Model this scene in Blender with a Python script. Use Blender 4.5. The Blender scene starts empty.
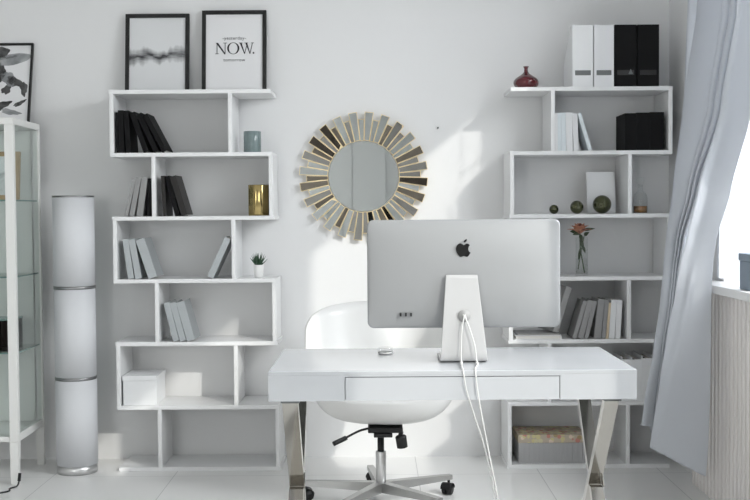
import bpy, bmesh, math, random
from mathutils import Vector, Matrix
random.seed(7)
PI = math.pi
C = bpy.context.scene.collection
SC = bpy.context.scene

# ------------------------------------------------------------------ camera
F = 1090.0                       # focal length in photo pixels (frame 750 wide)
CAMZ = 1.27
TH = math.atan(38.0 / F)         # camera looks slightly down
cam = bpy.data.cameras.new('camera')
cam.sensor_width = 36.0
cam.lens = 36.0 * F / 750.0
cam.clip_start = 0.05
camo = bpy.data.objects.new('camera', cam)
C.objects.link(camo)
camo.location = (0, 0, CAMZ)
ROLL = math.radians(0.40)        # and leans a touch to its right
CAMROT = Matrix.Rotation(PI / 2 - TH, 3, 'X') @ Matrix.Rotation(-ROLL, 3, 'Z')
camo.rotation_euler = CAMROT.to_euler()
SC.camera = camo

# ------------------------------------------------------------------ world, sun, window light and added rear fill
w = bpy.data.worlds.new('sky'); SC.world = w; w.use_nodes = True
bg = w.node_tree.nodes['Background']
bg.inputs[0].default_value = (0.94, 0.97, 1.0, 1); bg.inputs[1].default_value = 1.6

SUN_DIR = Vector((-0.714, 1.0, -0.60))
sun = bpy.data.lights.new('sun', 'SUN'); sun.energy = 1.65; sun.angle = math.radians(1.0)
sun.color = (1.0, 0.955, 0.89)
suno = bpy.data.objects.new('sun', sun); C.objects.link(suno)
suno.rotation_euler = SUN_DIR.to_track_quat('-Z', 'Y').to_euler()
suno.location = (4, -2, 4)

def area(name, loc, direction, sx, sy, power, col):
    l = bpy.data.lights.new(name, 'AREA'); l.shape = 'RECTANGLE'
    l.size = sx; l.size_y = sy; l.energy = power; l.color = col
    o = bpy.data.objects.new(name, l); C.objects.link(o)
    o.location = loc
    o.rotation_euler = Vector(direction).to_track_quat('-Z', 'Y').to_euler()
    return o
SKY = (0.98, 0.985, 1.0)
area('daylight_and_fill', (2.75, 1.80, 2.95), (-1.25, 0, -1.10), 2.4, 1.8, 150, SKY)
area('daylight_and_fill', (2.75, 3.70, 2.95), (-1.25, 0, -1.10), 2.6, 1.8, 150, SKY)
area('daylight_and_fill', (-1.78, -1.75, 1.55), (0, 1, 0), 1.1, 1.9, 38, (1.0, 0.99, 0.97))  # added frontal fill behind the camera, set in an invented window

vs = SC.view_settings
vs.view_transform = 'Standard'; vs.look = 'None'; vs.gamma = 1.0; vs.use_curve_mapping = False
vs.exposure = 0.06

# ------------------------------------------------------------------ measuring help
def P(px, py, Y):
    """point of the room seen at photo position (px, py), Y metres into the room"""
    d = CAMROT @ Vector((px - 375.0, 250.0 - py, -F))
    return Vector((0, 0, CAMZ)) + d * (Y / d.y)
def wx(px, Y, py=212): return P(px, py, Y).x
def wz(py, Y, px=375): return P(px, py, Y).z

# ------------------------------------------------------------------ materials
def mat(name, col, rough=0.5, metal=0.0, spec=0.5, bump=None, coat=0.0, var=None, trans=0.0, ior=1.45):
    m = bpy.data.materials.new(name); m.use_nodes = True
    nt = m.node_tree; b = nt.nodes['Principled BSDF']
    b.inputs['Base Color'].default_value = (*col, 1)
    b.inputs['Roughness'].default_value = rough
    b.inputs['Metallic'].default_value = metal
    b.inputs['Specular IOR Level'].default_value = spec
    b.inputs['Coat Weight'].default_value = coat
    b.inputs['Transmission Weight'].default_value = trans
    b.inputs['IOR'].default_value = ior
    tc = None
    if bump or var:
        tc = nt.nodes.new('ShaderNodeTexCoord')
    if bump:
        n = nt.nodes.new('ShaderNodeTexNoise'); n.inputs['Scale'].default_value = bump[0]; n.inputs['Detail'].default_value = 4
        bp = nt.nodes.new('ShaderNodeBump'); bp.inputs['Strength'].default_value = bump[1]; bp.inputs['Distance'].default_value = 0.01
        nt.links.new(tc.outputs['Object'], n.inputs['Vector'])
        nt.links.new(n.outputs['Fac'], bp.inputs['Height']); nt.links.new(bp.outputs['Normal'], b.inputs['Normal'])
    if var:
        n = nt.nodes.new('ShaderNodeTexNoise'); n.inputs['Scale'].default_value = var[0]; n.inputs['Detail'].default_value = 3
        r = nt.nodes.new('ShaderNodeMixRGB'); r.inputs[1].default_value = (*col, 1); r.inputs[2].default_value = (*var[1], 1)
        nt.links.new(tc.outputs['Object'], n.inputs['Vector'])
        nt.links.new(n.outputs['Fac'], r.inputs[0]); nt.links.new(r.outputs[0], b.inputs['Base Color'])
    return m

def glass(name, tint, gloss=0.10, edge=0.7):
    """thin clear sheet: lets light and sun through, reflects a little"""
    m = bpy.data.materials.new(name); m.use_nodes = True; nt = m.node_tree
    for n in list(nt.nodes): nt.nodes.remove(n)
    out = nt.nodes.new('ShaderNodeOutputMaterial')
    t = nt.nodes.new('ShaderNodeBsdfTransparent'); t.inputs[0].default_value = (*tint, 1)
    g = nt.nodes.new('ShaderNodeBsdfGlossy'); g.inputs['Roughness'].default_value = 0.03
    lw = nt.nodes.new('ShaderNodeLayerWeight'); lw.inputs[0].default_value = 0.5
    pw = nt.nodes.new('ShaderNodeMath'); pw.operation = 'POWER'; pw.inputs[1].default_value = 4.0
    mm = nt.nodes.new('ShaderNodeMath'); mm.operation = 'MULTIPLY_ADD'
    mm.inputs[1].default_value = edge; mm.inputs[2].default_value = gloss * 0.5
    mx = nt.nodes.new('ShaderNodeMixShader')
    nt.links.new(lw.outputs['Facing'], pw.inputs[0]); nt.links.new(pw.outputs[0], mm.inputs[0]); nt.links.new(mm.outputs[0], mx.inputs[0])
    nt.links.new(t.outputs[0], mx.inputs[1]); nt.links.new(g.outputs[0], mx.inputs[2])
    nt.links.new(mx.outputs[0], out.inputs[0])
    return m

def cloth(name, col, trl, transp=0.0, weave=True):
    m = bpy.data.materials.new(name); m.use_nodes = True; nt = m.node_tree
    for n in list(nt.nodes): nt.nodes.remove(n)
    out = nt.nodes.new('ShaderNodeOutputMaterial')
    d = nt.nodes.new('ShaderNodeBsdfDiffuse'); d.inputs[0].default_value = (*col, 1)
    t = nt.nodes.new('ShaderNodeBsdfTranslucent'); t.inputs[0].default_value = (*col, 1)
    mx = nt.nodes.new('ShaderNodeMixShader'); mx.inputs[0].default_value = trl
    nt.links.new(d.outputs[0], mx.inputs[1]); nt.links.new(t.outputs[0], mx.inputs[2])
    last = mx
    if weave:
        tc = nt.nodes.new('ShaderNodeTexCoord'); n = nt.nodes.new('ShaderNodeTexNoise')
        n.inputs['Scale'].default_value = 220; bp = nt.nodes.new('ShaderNodeBump')
        bp.inputs['Strength'].default_value = 0.15; bp.inputs['Distance'].default_value = 0.004
        nt.links.new(tc.outputs['Object'], n.inputs['Vector']); nt.links.new(n.outputs['Fac'], bp.inputs['Height'])
        nt.links.new(bp.outputs[0], d.inputs['Normal'])
    if transp > 0:
        tr = nt.nodes.new('ShaderNodeBsdfTransparent'); m2 = nt.nodes.new('ShaderNodeMixShader'); m2.inputs[0].default_value = transp
        nt.links.new(mx.outputs[0], m2.inputs[1]); nt.links.new(tr.outputs[0], m2.inputs[2]); last = m2
    nt.links.new(last.outputs[0], out.inputs[0])
    return m

M = {}
M['wall'] = mat('wall_paint', (0.80, 0.805, 0.81), 0.75, spec=0.2, bump=(9, 0.10), var=(1.6, (0.83, 0.83, 0.83)))
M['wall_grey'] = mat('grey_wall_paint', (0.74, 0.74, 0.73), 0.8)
M['ceiling'] = mat('ceiling_paint', (0.86, 0.86, 0.86), 0.9)
M['shelf'] = mat('white_laminate', (0.84, 0.845, 0.85), 0.38)
M['gloss_white'] = mat('white_lacquer', (0.53, 0.545, 0.565), 0.11, coat=0.25)
M['drawer'] = mat('drawer_lacquer', (0.53, 0.545, 0.565), 0.11, coat=0.25)
M['chrome'] = mat('polished_steel', (0.50, 0.48, 0.445), 0.12, metal=1)
M['base_alu'] = mat('cast_aluminium', (0.46, 0.46, 0.455), 0.35, metal=0.9)
M['brushed'] = mat('brushed_aluminium', (0.70, 0.70, 0.70), 0.34, metal=1)
M['aluminium'] = mat('bead_blasted_aluminium', (0.335, 0.342, 0.348), 0.55, metal=0.25, bump=(600, 0.02))
M['alu_light'] = mat('pale_aluminium', (0.54, 0.54, 0.54), 0.45, metal=0.15)
M['black'] = mat('black_plastic', (0.012, 0.012, 0.013), 0.45)
M['black_paper'] = mat('black_board', (0.009, 0.009, 0.0095), 0.6, spec=0.12)
M['dark_paper'] = mat('charcoal_board', (0.032, 0.030, 0.029), 0.5, spec=0.2)
M['logo_black'] = mat('logo_black', (0.01, 0.01, 0.01), 0.25)
M['frame_black'] = mat('frame_black', (0.01, 0.01, 0.01), 0.4)
M['paper'] = mat('paper', (0.82, 0.82, 0.83), 0.8)
M['ink'] = mat('ink', (0.02, 0.02, 0.025), 0.7)
M['pages'] = mat('page_block', (0.80, 0.78, 0.74), 0.85, bump=(400, 0.1))
M['silver_book'] = mat('silver_cloth', (0.40, 0.425, 0.44), 0.42, metal=0.3)
M['grey_book'] = mat('grey_cloth', (0.30, 0.30, 0.30), 0.6)
M['white_book'] = mat('white_board', (0.82, 0.83, 0.84), 0.55)
M['ice_book'] = mat('ice_white_board', (0.74, 0.80, 0.83), 0.5)
M['beige_book'] = mat('beige_board', (0.70, 0.58, 0.42), 0.6)
M['glass_pane'] = glass('window_glass', (0.98, 0.99, 0.99), 0.06)
M['glass_green'] = glass('cabinet_glass', (0.955, 0.98, 0.973), 0.05, 0.5)
M['glass_edge'] = mat('glass_edge', (0.20, 0.33, 0.31), 0.2)
M['glass_clear'] = glass('clear_glass', (0.985, 0.99, 0.987), 0.06, 0.38)
M['gold'] = mat('brass', (0.36, 0.28, 0.125), 0.14, metal=1)
M['gold_rim'] = mat('gilt_edge', (0.86, 0.72, 0.46), 0.35, metal=0.6)
M['mirror'] = mat('mirror_silver', (0.70, 0.73, 0.73), 0.02, metal=1)
M['dark_reflection_mirror'] = mat('dark_reflection_mirror', (0.11, 0.095, 0.08), 0.05, metal=1)  # this tint and the next two put darker reflections into the colour
M['grey_reflection_mirror'] = mat('grey_reflection_mirror', (0.45, 0.44, 0.42), 0.03, metal=1)
M['brown_reflection'] = mat('brown_reflection_mirror', (0.30, 0.265, 0.22), 0.05, metal=1)
M['lamp_paper'] = mat('lamp_shade', (0.70, 0.71, 0.735), 0.7)
M['cab_white'] = mat('cabinet_lacquer', (0.83, 0.83, 0.81), 0.4)
M['shell'] = mat('white_moulded_plastic', (0.82, 0.82, 0.81), 0.28, coat=0.2)
M['cushion'] = mat('white_leather', (0.80, 0.80, 0.79), 0.5, bump=(80, 0.1))
M['ring_grey'] = mat('lamp_ring_steel', (0.36, 0.36, 0.365), 0.3, metal=1)
M['hole_grey'] = mat('matt_grey_hole', (0.36, 0.36, 0.355), 0.6)
M['cable'] = mat('white_cable', (0.66, 0.66, 0.645), 0.4)
M['red_glass'] = mat('red_glaze', (0.085, 0.007, 0.012), 0.10, coat=0.6)
M['green_ball'] = mat('green_glaze', (0.055, 0.06, 0.022), 0.07, metal=0.6, coat=0.6)
M['celadon'] = mat('grey_green_glass', (0.13, 0.18, 0.185), 0.15, coat=0.4, var=(40, (0.22, 0.28, 0.28)))
M['amber'] = mat('amber_liquid', (0.33, 0.16, 0.055), 0.25)
M['leaf'] = mat('succulent_leaf', (0.035, 0.085, 0.045), 0.45)
M['leaf_dark'] = mat('rose_leaf', (0.045, 0.07, 0.035), 0.5)
M['stem'] = mat('rose_stem', (0.07, 0.13, 0.05), 0.5)
M['petal'] = mat('dried_petal', (0.52, 0.22, 0.14), 0.6, var=(30, (0.66, 0.36, 0.24)))
M['petal_dark'] = mat('dark_petal', (0.16, 0.06, 0.05), 0.6)
M['wood'] = mat('oak', (0.42, 0.29, 0.16), 0.5, bump=(40, 0.1))
M['dark_door'] = mat('walnut_veneer', (0.085, 0.055, 0.04), 0.4)
M['label_grey'] = mat('grey_label', (0.16, 0.17, 0.17), 0.4)
M['label_dark'] = mat('dark_label', (0.03, 0.03, 0.03), 0.3)
M['drape'] = cloth('blue_grey_drape', (0.655, 0.68, 0.725), 0.20)
M['sheer'] = cloth('white_sheer', (0.90, 0.92, 0.96), 0.5, 0.10, weave=False)
M['slat'] = mat('ribbed_panel', (0.90, 0.865, 0.835), 0.5)
M['slat_back'] = mat('ribbed_panel_gap', (0.22, 0.19, 0.165), 0.8)
M['sill'] = mat('sill_lacquer', (0.84, 0.84, 0.84), 0.3)
M['box_blue'] = mat('blue_grey_fabric', (0.25, 0.30, 0.36), 0.85, bump=(200, 0.2))
M['ribbed_box'] = mat('grey_ribbed_card', (0.50, 0.50, 0.505), 0.7)
M['smoke_glass'] = mat('smoked_glass', (0.20, 0.24, 0.24), 0.12)
M['concrete'] = mat('neighbour_render', (0.75, 0.75, 0.75), 0.9)

def floor_mat():
    m = mat('floor_tile', (0.86, 0.86, 0.85), 0.28); nt = m.node_tree; b = nt.nodes['Principled BSDF']
    tc = nt.nodes.new('ShaderNodeTexCoord'); mp = nt.nodes.new('ShaderNodeMapping'); mp.inputs['Location'].default_value = (0.39, 0.08, 0)
    br = nt.nodes.new('ShaderNodeTexBrick'); br.offset = 0.0; br.inputs['Scale'].default_value = 1.0
    br.inputs['Brick Width'].default_value = 0.59; br.inputs['Row Height'].default_value = 0.59
    br.inputs['Mortar Size'].default_value = 0.0022; br.inputs['Mortar Smooth'].default_value = 0.3
    br.inputs['Color1'].default_value = (0.87, 0.87, 0.86, 1); br.inputs['Color2'].default_value = (0.855, 0.855, 0.845, 1)
    br.inputs['Mortar'].default_value = (0.56, 0.56, 0.56, 1)
    nt.links.new(tc.outputs['Object'], mp.inputs[0]); nt.links.new(mp.outputs[0], br.inputs['Vector'])
    nt.links.new(br.outputs['Color'], b.inputs['Base Color'])
    return m
M['floor'] = floor_mat()

def node_mat(name, rough=0.7):
    m = mat(name, (0.8, 0.8, 0.8), rough); nt = m.node_tree
    tc = nt.nodes.new('ShaderNodeTexCoord')
    return m, nt, nt.nodes['Principled BSDF'], tc
def mist_mat():
    """pale print with a misty dark band of hills across its middle (object space: x across, z up)"""
    m, nt, b, tc = node_mat('misty_print')
    L = nt.links.new
    sep = nt.nodes.new('ShaderNodeSeparateXYZ'); L(tc.outputs['Object'], sep.inputs[0])
    mp = nt.nodes.new('ShaderNodeMapping'); mp.inputs['Scale'].default_value = (14, 1, 55); L(tc.outputs['Object'], mp.inputs[0])
    n = nt.nodes.new('ShaderNodeTexNoise'); n.inputs['Scale'].default_value = 1.0; n.inputs['Detail'].default_value = 6; L(mp.outputs[0], n.inputs['Vector'])
    n2 = nt.nodes.new('ShaderNodeTexNoise'); n2.noise_dimensions = '1D'; n2.inputs['Scale'].default_value = 17; L(sep.outputs['X'], n2.inputs['W'])
    # distance from the horizon band
    n3 = nt.nodes.new('ShaderNodeTexNoise'); n3.noise_dimensions = '1D'; n3.inputs['Scale'].default_value = 9; L(sep.outputs['X'], n3.inputs['W'])
    of = nt.nodes.new('ShaderNodeMath'); of.operation = 'MULTIPLY_ADD'; L(n3.outputs['Fac'], of.inputs[0]); of.inputs[1].default_value = 0.10; L(sep.outputs['Z'], of.inputs[2])
    s = nt.nodes.new('ShaderNodeMath'); s.operation = 'SUBTRACT'; L(of.outputs[0], s.inputs[0]); s.inputs[1].default_value = 0.252
    a = nt.nodes.new('ShaderNodeMath'); a.operation = 'ABSOLUTE'; L(s.outputs[0], a.inputs[0])
    wd = nt.nodes.new('ShaderNodeMath'); wd.operation = 'MULTIPLY_ADD'; L(n2.outputs['Fac'], wd.inputs[0]); wd.inputs[1].default_value = 0.10; wd.inputs[2].default_value = -0.010
    dv = nt.nodes.new('ShaderNodeMath'); dv.operation = 'DIVIDE'; L(a.outputs[0], dv.inputs[0]); L(wd.outputs[0], dv.inputs[1])
    on = nt.nodes.new('ShaderNodeMath'); on.operation = 'SUBTRACT'; on.use_clamp = True; on.inputs[0].default_value = 1.0; L(dv.outputs[0], on.inputs[1])
    mu = nt.nodes.new('ShaderNodeMath'); mu.operation = 'MULTIPLY'; mu.use_clamp = True; L(on.outputs[0], mu.inputs[0]); L(n.outputs['Fac'], mu.inputs[1])
    m3 = nt.nodes.new('ShaderNodeMath'); m3.operation = 'MULTIPLY'; m3.use_clamp = True; L(mu.outputs[0], m3.inputs[0]); m3.inputs[1].default_value = 1.9
    mx = nt.nodes.new('ShaderNodeMixRGB'); mx.inputs[1].default_value = (0.74, 0.75, 0.76, 1); mx.inputs[2].default_value = (0.05, 0.05, 0.055, 1)
    L(m3.outputs[0], mx.inputs[0]); L(mx.outputs[0], b.inputs['Base Color'])
    return m
M['mist'] = mist_mat()
def blotch_mat(name, c0, c1, scale, lo, hi):
    m, nt, b, tc = node_mat(name); L = nt.links.new
    n = nt.nodes.new('ShaderNodeTexNoise'); n.inputs['Scale'].default_value = scale; n.inputs['Detail'].default_value = 5; n.inputs['Distortion'].default_value = 1.2
    L(tc.outputs['Object'], n.inputs['Vector'])
    r = nt.nodes.new('ShaderNodeValToRGB'); r.color_ramp.elements[0].position = lo; r.color_ramp.elements[1].position = hi
    r.color_ramp.elements[0].color = (*c0, 1); r.color_ramp.elements[1].color = (*c1, 1)
    L(n.outputs['Fac'], r.inputs[0]); L(r.outputs[0], b.inputs['Base Color'])
    return m
M['photo_print'] = blotch_mat('monochrome_print', (0.72, 0.73, 0.73), (0.10, 0.10, 0.10), 7.0, 0.44, 0.66)
M['photo_dark'] = blotch_mat('monochrome_print_dark', (0.02, 0.02, 0.02), (0.16, 0.16, 0.16), 16.0, 0.35, 0.7)
M['photo_grey'] = blotch_mat('monochrome_print_grey', (0.20, 0.21, 0.215), (0.48, 0.49, 0.50), 9.0, 0.35, 0.7)
def floral_mat():
    m, nt, b, tc = node_mat('floral_paper'); L = nt.links.new
    v = nt.nodes.new('ShaderNodeTexVoronoi'); v.inputs['Scale'].default_value = 42; L(tc.outputs['Object'], v.inputs['Vector'])
    r = nt.nodes.new('ShaderNodeValToRGB'); r.color_ramp.interpolation = 'CONSTANT'
    e = r.color_ramp.elements; e[0].position = 0; e[0].color = (0.62, 0.56, 0.30, 1); e[1].position = 0.3; e[1].color = (0.55, 0.24, 0.20, 1)
    for p, c in ((0.5, (0.62, 0.58, 0.38, 1)), (0.7, (0.40, 0.30, 0.16, 1)), (0.85, (0.72, 0.60, 0.50, 1))):
        x = e.new(p); x.color = c
    sp = nt.nodes.new('ShaderNodeSeparateColor'); L(v.outputs['Color'], sp.inputs[0]); L(sp.outputs[0], r.inputs[0])
    lt = nt.nodes.new('ShaderNodeMath'); lt.operation = 'GREATER_THAN'; L(v.outputs['Distance'], lt.inputs[0]); lt.inputs[1].default_value = 0.50
    mx = nt.nodes.new('ShaderNodeMixRGB'); L(lt.outputs[0], mx.inputs[0]); L(r.outputs[0], mx.inputs[1]); mx.inputs[2].default_value = (0.50, 0.43, 0.34, 1)
    L(mx.outputs[0], b.inputs['Base Color'])
    return m
M['floral'] = floral_mat()

# ------------------------------------------------------------------ mesh building
class MB:
    def __init__(s): s.bm = bmesh.new(); s.mi = 0; s.smooth = False
    def _faces(s, fs):
        for f in fs: f.material_index = s.mi; f.smooth = s.smooth
    def box(s, x0, x1, y0, y1, z0, z1, bev=0.0, mtx=None):
        vs = [s.bm.verts.new((x, y, z)) for x in (x0, x1) for y in (y0, y1) for z in (z0, z1)]
        q = [(0,1,3,2),(4,6,7,5),(0,4,5,1),(2,3,7,6),(0,2,6,4),(1,5,7,3)]
        fs = [s.bm.faces.new([vs[i] for i in k]) for k in q]
        s._faces(fs)
        if bev > 0:
            es = list({e for f in fs for e in f.edges})
            r = bmesh.ops.bevel(s.bm, geom=es, offset=bev, segments=2, profile=0.5, affect='EDGES')
            allv = {v for f in r['faces'] for v in f.verts} | {v for v in vs if v.is_valid}
            s._faces(r['faces'])
            vs = list(allv)
        if mtx is not None:
            for v in vs: v.co = mtx @ v.co
        return s
    def prism(s, poly, d0, d1, axis='y'):
        """polygon of (a, b) extruded from d0 to d1 along axis"""
        def co(a, b, d): return {'y': (a, d, b), 'x': (d, a, b), 'z': (a, b, d)}[axis]
        A = [s.bm.verts.new(co(a, b, d0)) for a, b in poly]; B = [s.bm.verts.new(co(a, b, d1)) for a, b in poly]
        n = len(poly); fs = []
        fs.append(s.bm.faces.new(A)); fs.append(s.bm.faces.new(B[::-1]))
        for i in range(n):
            j = (i + 1) % n; fs.append(s.bm.faces.new((A[j], A[i], B[i], B[j])))
        s._faces(fs); bmesh.ops.recalc_face_normals(s.bm, faces=fs); return s
    def lathe(s, prof, n=32, cx=0, cy=0, closed=False):
        """profile of (r, z) turned about the vertical through (cx, cy)"""
        rings = []
        for r, z in prof:
            if r < 1e-6: rings.append([s.bm.verts.new((cx, cy, z))])
            else: rings.append([s.bm.verts.new((cx + r * math.cos(2*PI*k/n), cy + r * math.sin(2*PI*k/n), z)) for k in range(n)])
        fs = []
        pairs = list(zip(rings, rings[1:]))
        if closed: pairs.append((rings[-1], rings[0]))
        for a, b in pairs:
            for k in range(n):
                k2 = (k + 1) % n
                if len(a) == 1 and len(b) == 1: continue
                if len(a) == 1: fs.append(s.bm.faces.new((a[0], b[k2], b[k])))
                elif len(b) == 1: fs.append(s.bm.faces.new((a[k], a[k2], b[0])))
                else: fs.append(s.bm.faces.new((a[k], a[k2], b[k2], b[k])))
        s._faces(fs); return s
    def tube(s, pts, r, n=10, cap=True, r1=None):
        pts = [Vector(p) for p in pts]; rings = []; prev = None
        for i, p in enumerate(pts):
            t = (pts[min(i+1, len(pts)-1)] - pts[max(i-1, 0)]).normalized()
            a = Vector((0, 0, 1)) if prev is None else prev
            if abs(t.dot(a)) > 0.98: a = Vector((1, 0, 0)) if prev is None else a
            u = (a - t * a.dot(t)).normalized(); v = t.cross(u); prev = u
            rr = r if r1 is None else r + (r1 - r) * i / (len(pts) - 1)
            rings.append([s.bm.verts.new(p + (u * math.cos(2*PI*k/n) + v * math.sin(2*PI*k/n)) * rr) for k in range(n)])
        fs = []
        for a, b in zip(rings, rings[1:]):
            for k in range(n):
                k2 = (k + 1) % n; fs.append(s.bm.faces.new((a[k], a[k2], b[k2], b[k])))
        if cap: fs.append(s.bm.faces.new(rings[0][::-1])); fs.append(s.bm.faces.new(rings[-1]))
        s._faces(fs); return s
    def grid(s, rows, closed=False):
        R = [[s.bm.verts.new(p) for p in row] for row in rows]; fs = []
        for a, b in zip(R, R[1:]):
            n = len(a)
            for k in range(n if closed else n - 1):
                k2 = (k + 1) % n; fs.append(s.bm.faces.new((a[k], a[k2], b[k2], b[k])))
        s._faces(fs); return R
    def sphere(s, c, r, sz=1.0, n=24):
        prof = [(r * math.sin(PI * k / 16), c[2] - r * sz * math.cos(PI * k / 16)) for k in range(17)]
        prof[0] = (0, prof[0][1]); prof[-1] = (0, prof[-1][1])
        return s.lathe(prof, n, c[0], c[1])
    def build(s, name, mats, parent=None, label=None, solid=0.0, fix=False, subsurf=0):
        me = bpy.data.meshes.new(name)
        if fix: bmesh.ops.recalc_face_normals(s.bm, faces=s.bm.faces[:])
        s.bm.to_mesh(me); s.bm.free()
        if not isinstance(mats, (list, tuple)): mats = [mats]
        for m in mats: me.materials.append(m)
        o = bpy.data.objects.new(name, me); C.objects.link(o)
        if parent: o.parent = parent
        if label: o['label'] = label
        if solid:
            md = o.modifiers.new('thickness', 'SOLIDIFY'); md.thickness = solid; md.offset = 0
        if subsurf:
            md = o.modifiers.new('smooth', 'SUBSURF'); md.levels = subsurf; md.render_levels = subsurf
        return o

def tag(o, label, cat, group=None):
    o['label'] = label; o['category'] = cat
    if group: o['group'] = group
    return o
def thing(name, label, cat, loc=(0, 0, 0), group=None, rot=(0, 0, 0)):
    o = bpy.data.objects.new(name, None); C.objects.link(o); o.empty_display_size = 0.05
    o.location = loc; o.rotation_euler = rot
    return tag(o, label, cat, group)
def struct(name, mb, m, parent=None):
    o = mb.build(name, m, parent)
    if parent is None: o['kind'] = 'structure'
    return o
def copy_thing(src, loc, rot, label):
    r = src.copy(); C.objects.link(r); r.location = loc; r.rotation_euler = rot; r['label'] = label
    for ch in list(src.children):
        c = ch.copy(); C.objects.link(c); c.parent = r
        for g in list(ch.children):
            d = g.copy(); C.objects.link(d); d.parent = c
    return r
def catmull(pts, n=8, closed=False):
    pts = [Vector(p) for p in pts]; out = []; N = len(pts)
    for i in range(N if closed else N - 1):
        if closed: p0, p1, p2, p3 = pts[(i-1) % N], pts[i], pts[(i+1) % N], pts[(i+2) % N]
        else: p0, p1, p2, p3 = pts[max(i-1, 0)], pts[i], pts[i+1], pts[min(i+2, N-1)]
        for k in range(n):
            t = k / n
            out.append(0.5 * ((2*p1) + (p2-p0)*t + (2*p0-5*p1+4*p2-p3)*t*t + (3*p1-p0-3*p2+p3)*t*t*t))
    if not closed: out.append(pts[-1])
    return out

# ================================================================== THE ROOM
WALLY = 5.62; RX = 1.515; LX = -2.60; RY = -1.60; CZ = 2.85
struct('floor', MB().box(LX - .2, RX + .3, RY - .3, WALLY + .2, -0.1, 0), M['floor'])
struct('ceiling', MB().box(LX - .2, RX + .3, RY - .3, WALLY + .2, CZ, CZ + .1), M['ceiling'])
struct('wall_back', MB().box(LX - .2, RX + .12, WALLY, WALLY + .15, 0, CZ), M['wall'])
struct('wall_left', MB().box(LX - .15, LX, RY, WALLY, 0, CZ), M['wall_grey'])
# right wall with two window openings
W1 = (1.10, 2.51); W2 = (2.81, 4.72); WZ0, WZ1 = 0.93, 2.745; TX = RX + 0.12
b = MB()
b.box(RX, TX, RY, WALLY, 0, WZ0); b.box(RX, TX, RY, WALLY, WZ1, CZ)
for y0, y1 in ((RY, W1[0]), (W1[1], W2[0]), (W2[1], WALLY)): b.box(RX, TX, y0, y1, WZ0, WZ1)
struct('wall_right', b, M['wall'])
# rear wall behind the camera, with an invented window added for frontal fill
RW = (-2.42, -1.15); RZ0, RZ1 = 0.55, 2.50
b = MB()
b.box(LX, RX + .12, RY - .12, RY, 0, RZ0); b.box(LX, RX + .12, RY - .12, RY, RZ1, CZ)
b.box(LX, RW[0], RY - .12, RY, RZ0, RZ1); b.box(RW[1], RX + .12, RY - .12, RY, RZ0, RZ1)
struct('wall_rear', b, M['wall_grey'])
def window(name, y0, y1, z0, z1, bars):
    x0, x1 = TX - 0.02, TX + 0.02
    f = MB(); t = 0.03
    f.box(x0, x1, y0, y1, z0, z0 + t); f.box(x0, x1, y0, y1, z1 - t, z1)
    f.box(x0, x1, y0, y0 + t, z0 + t, z1 - t); f.box(x0, x1, y1 - t, y1, z0 + t, z1 - t)
    for yb in bars: f.box(x0, x1, yb - .012, yb + .012, z0 + t, z1 - t)
    o = struct(name, f, M['sill'])
    MB().box(TX - .002, TX + .002, y0 + t, y1 - t, z0 + t, z1 - t).build('window_pane', M['glass_pane'], o)
window('window_1', W1[0], W1[1], WZ0, WZ1, [])
window('window_2', W2[0], W2[1], WZ0, WZ1, [])
f = MB(); t = .05
f.box(RW[0], RW[1], RY - .09, RY - .03, RZ0, RZ0 + t); f.box(RW[0], RW[1], RY - .09, RY - .03, RZ1 - t, RZ1)
for x in (RW[0], (RW[0] + RW[1]) / 2 - t / 2, RW[1] - t): f.box(x, x + t, RY - .09, RY - .03, RZ0 + t, RZ1 - t)
o = struct('fill_window', f, M['sill'])  # unseen window, made up to carry the rear fill light
MB().box(RW[0] + t, RW[1] - t, RY - .062, RY - .058, RZ0 + t, RZ1 - t).build('window_pane', M['glass_pane'], o)
# dark door added on the left wall to give the mirror dark reflections
d = struct('reflection_door', MB().box(LX, LX + .045, 2.3, 3.2, 0.0, 2.05, .004), M['dark_door'])
MB().tube([(LX + .09, 3.02, 1.02), (LX + .09, 3.12, 1.02)], .011).tube([(LX + .045, 3.12, 1.02), (LX + .09, 3.12, 1.02)], .011).build('door_handle', M['brushed'], d)
d = struct('door_2', MB().box(-.78, -.262, RY, RY + .03, .02, 2.35, .003).box(-.256, .13, RY, RY + .03, .02, 2.35, .003), M['wall_grey'])
MB().tube([(-.31, RY + .055, .95), (-.31, RY + .055, 1.12)], .007).build('door_handle', M['brushed'], d)
# window sill board
SILLX = 1.40; SZ = 0.957
struct('trim_1', MB().box(SILLX, RX + .07, 2.6, 4.98, SZ - .035, SZ, .003), M['sill'])
# ribbed panel under the sill
b = MB(); b.mi = 1; b.box(1.493, RX, 1.0, 5.03, 0, SZ - .036); b.mi = 0
y = 1.005
while y < 5.0:
    b.box(1.466, 1.493, y, y + .031, 0, SZ - .036, .004); y += .0487
struct('trim_2', b, [M['slat'], M['slat_back']])

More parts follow.
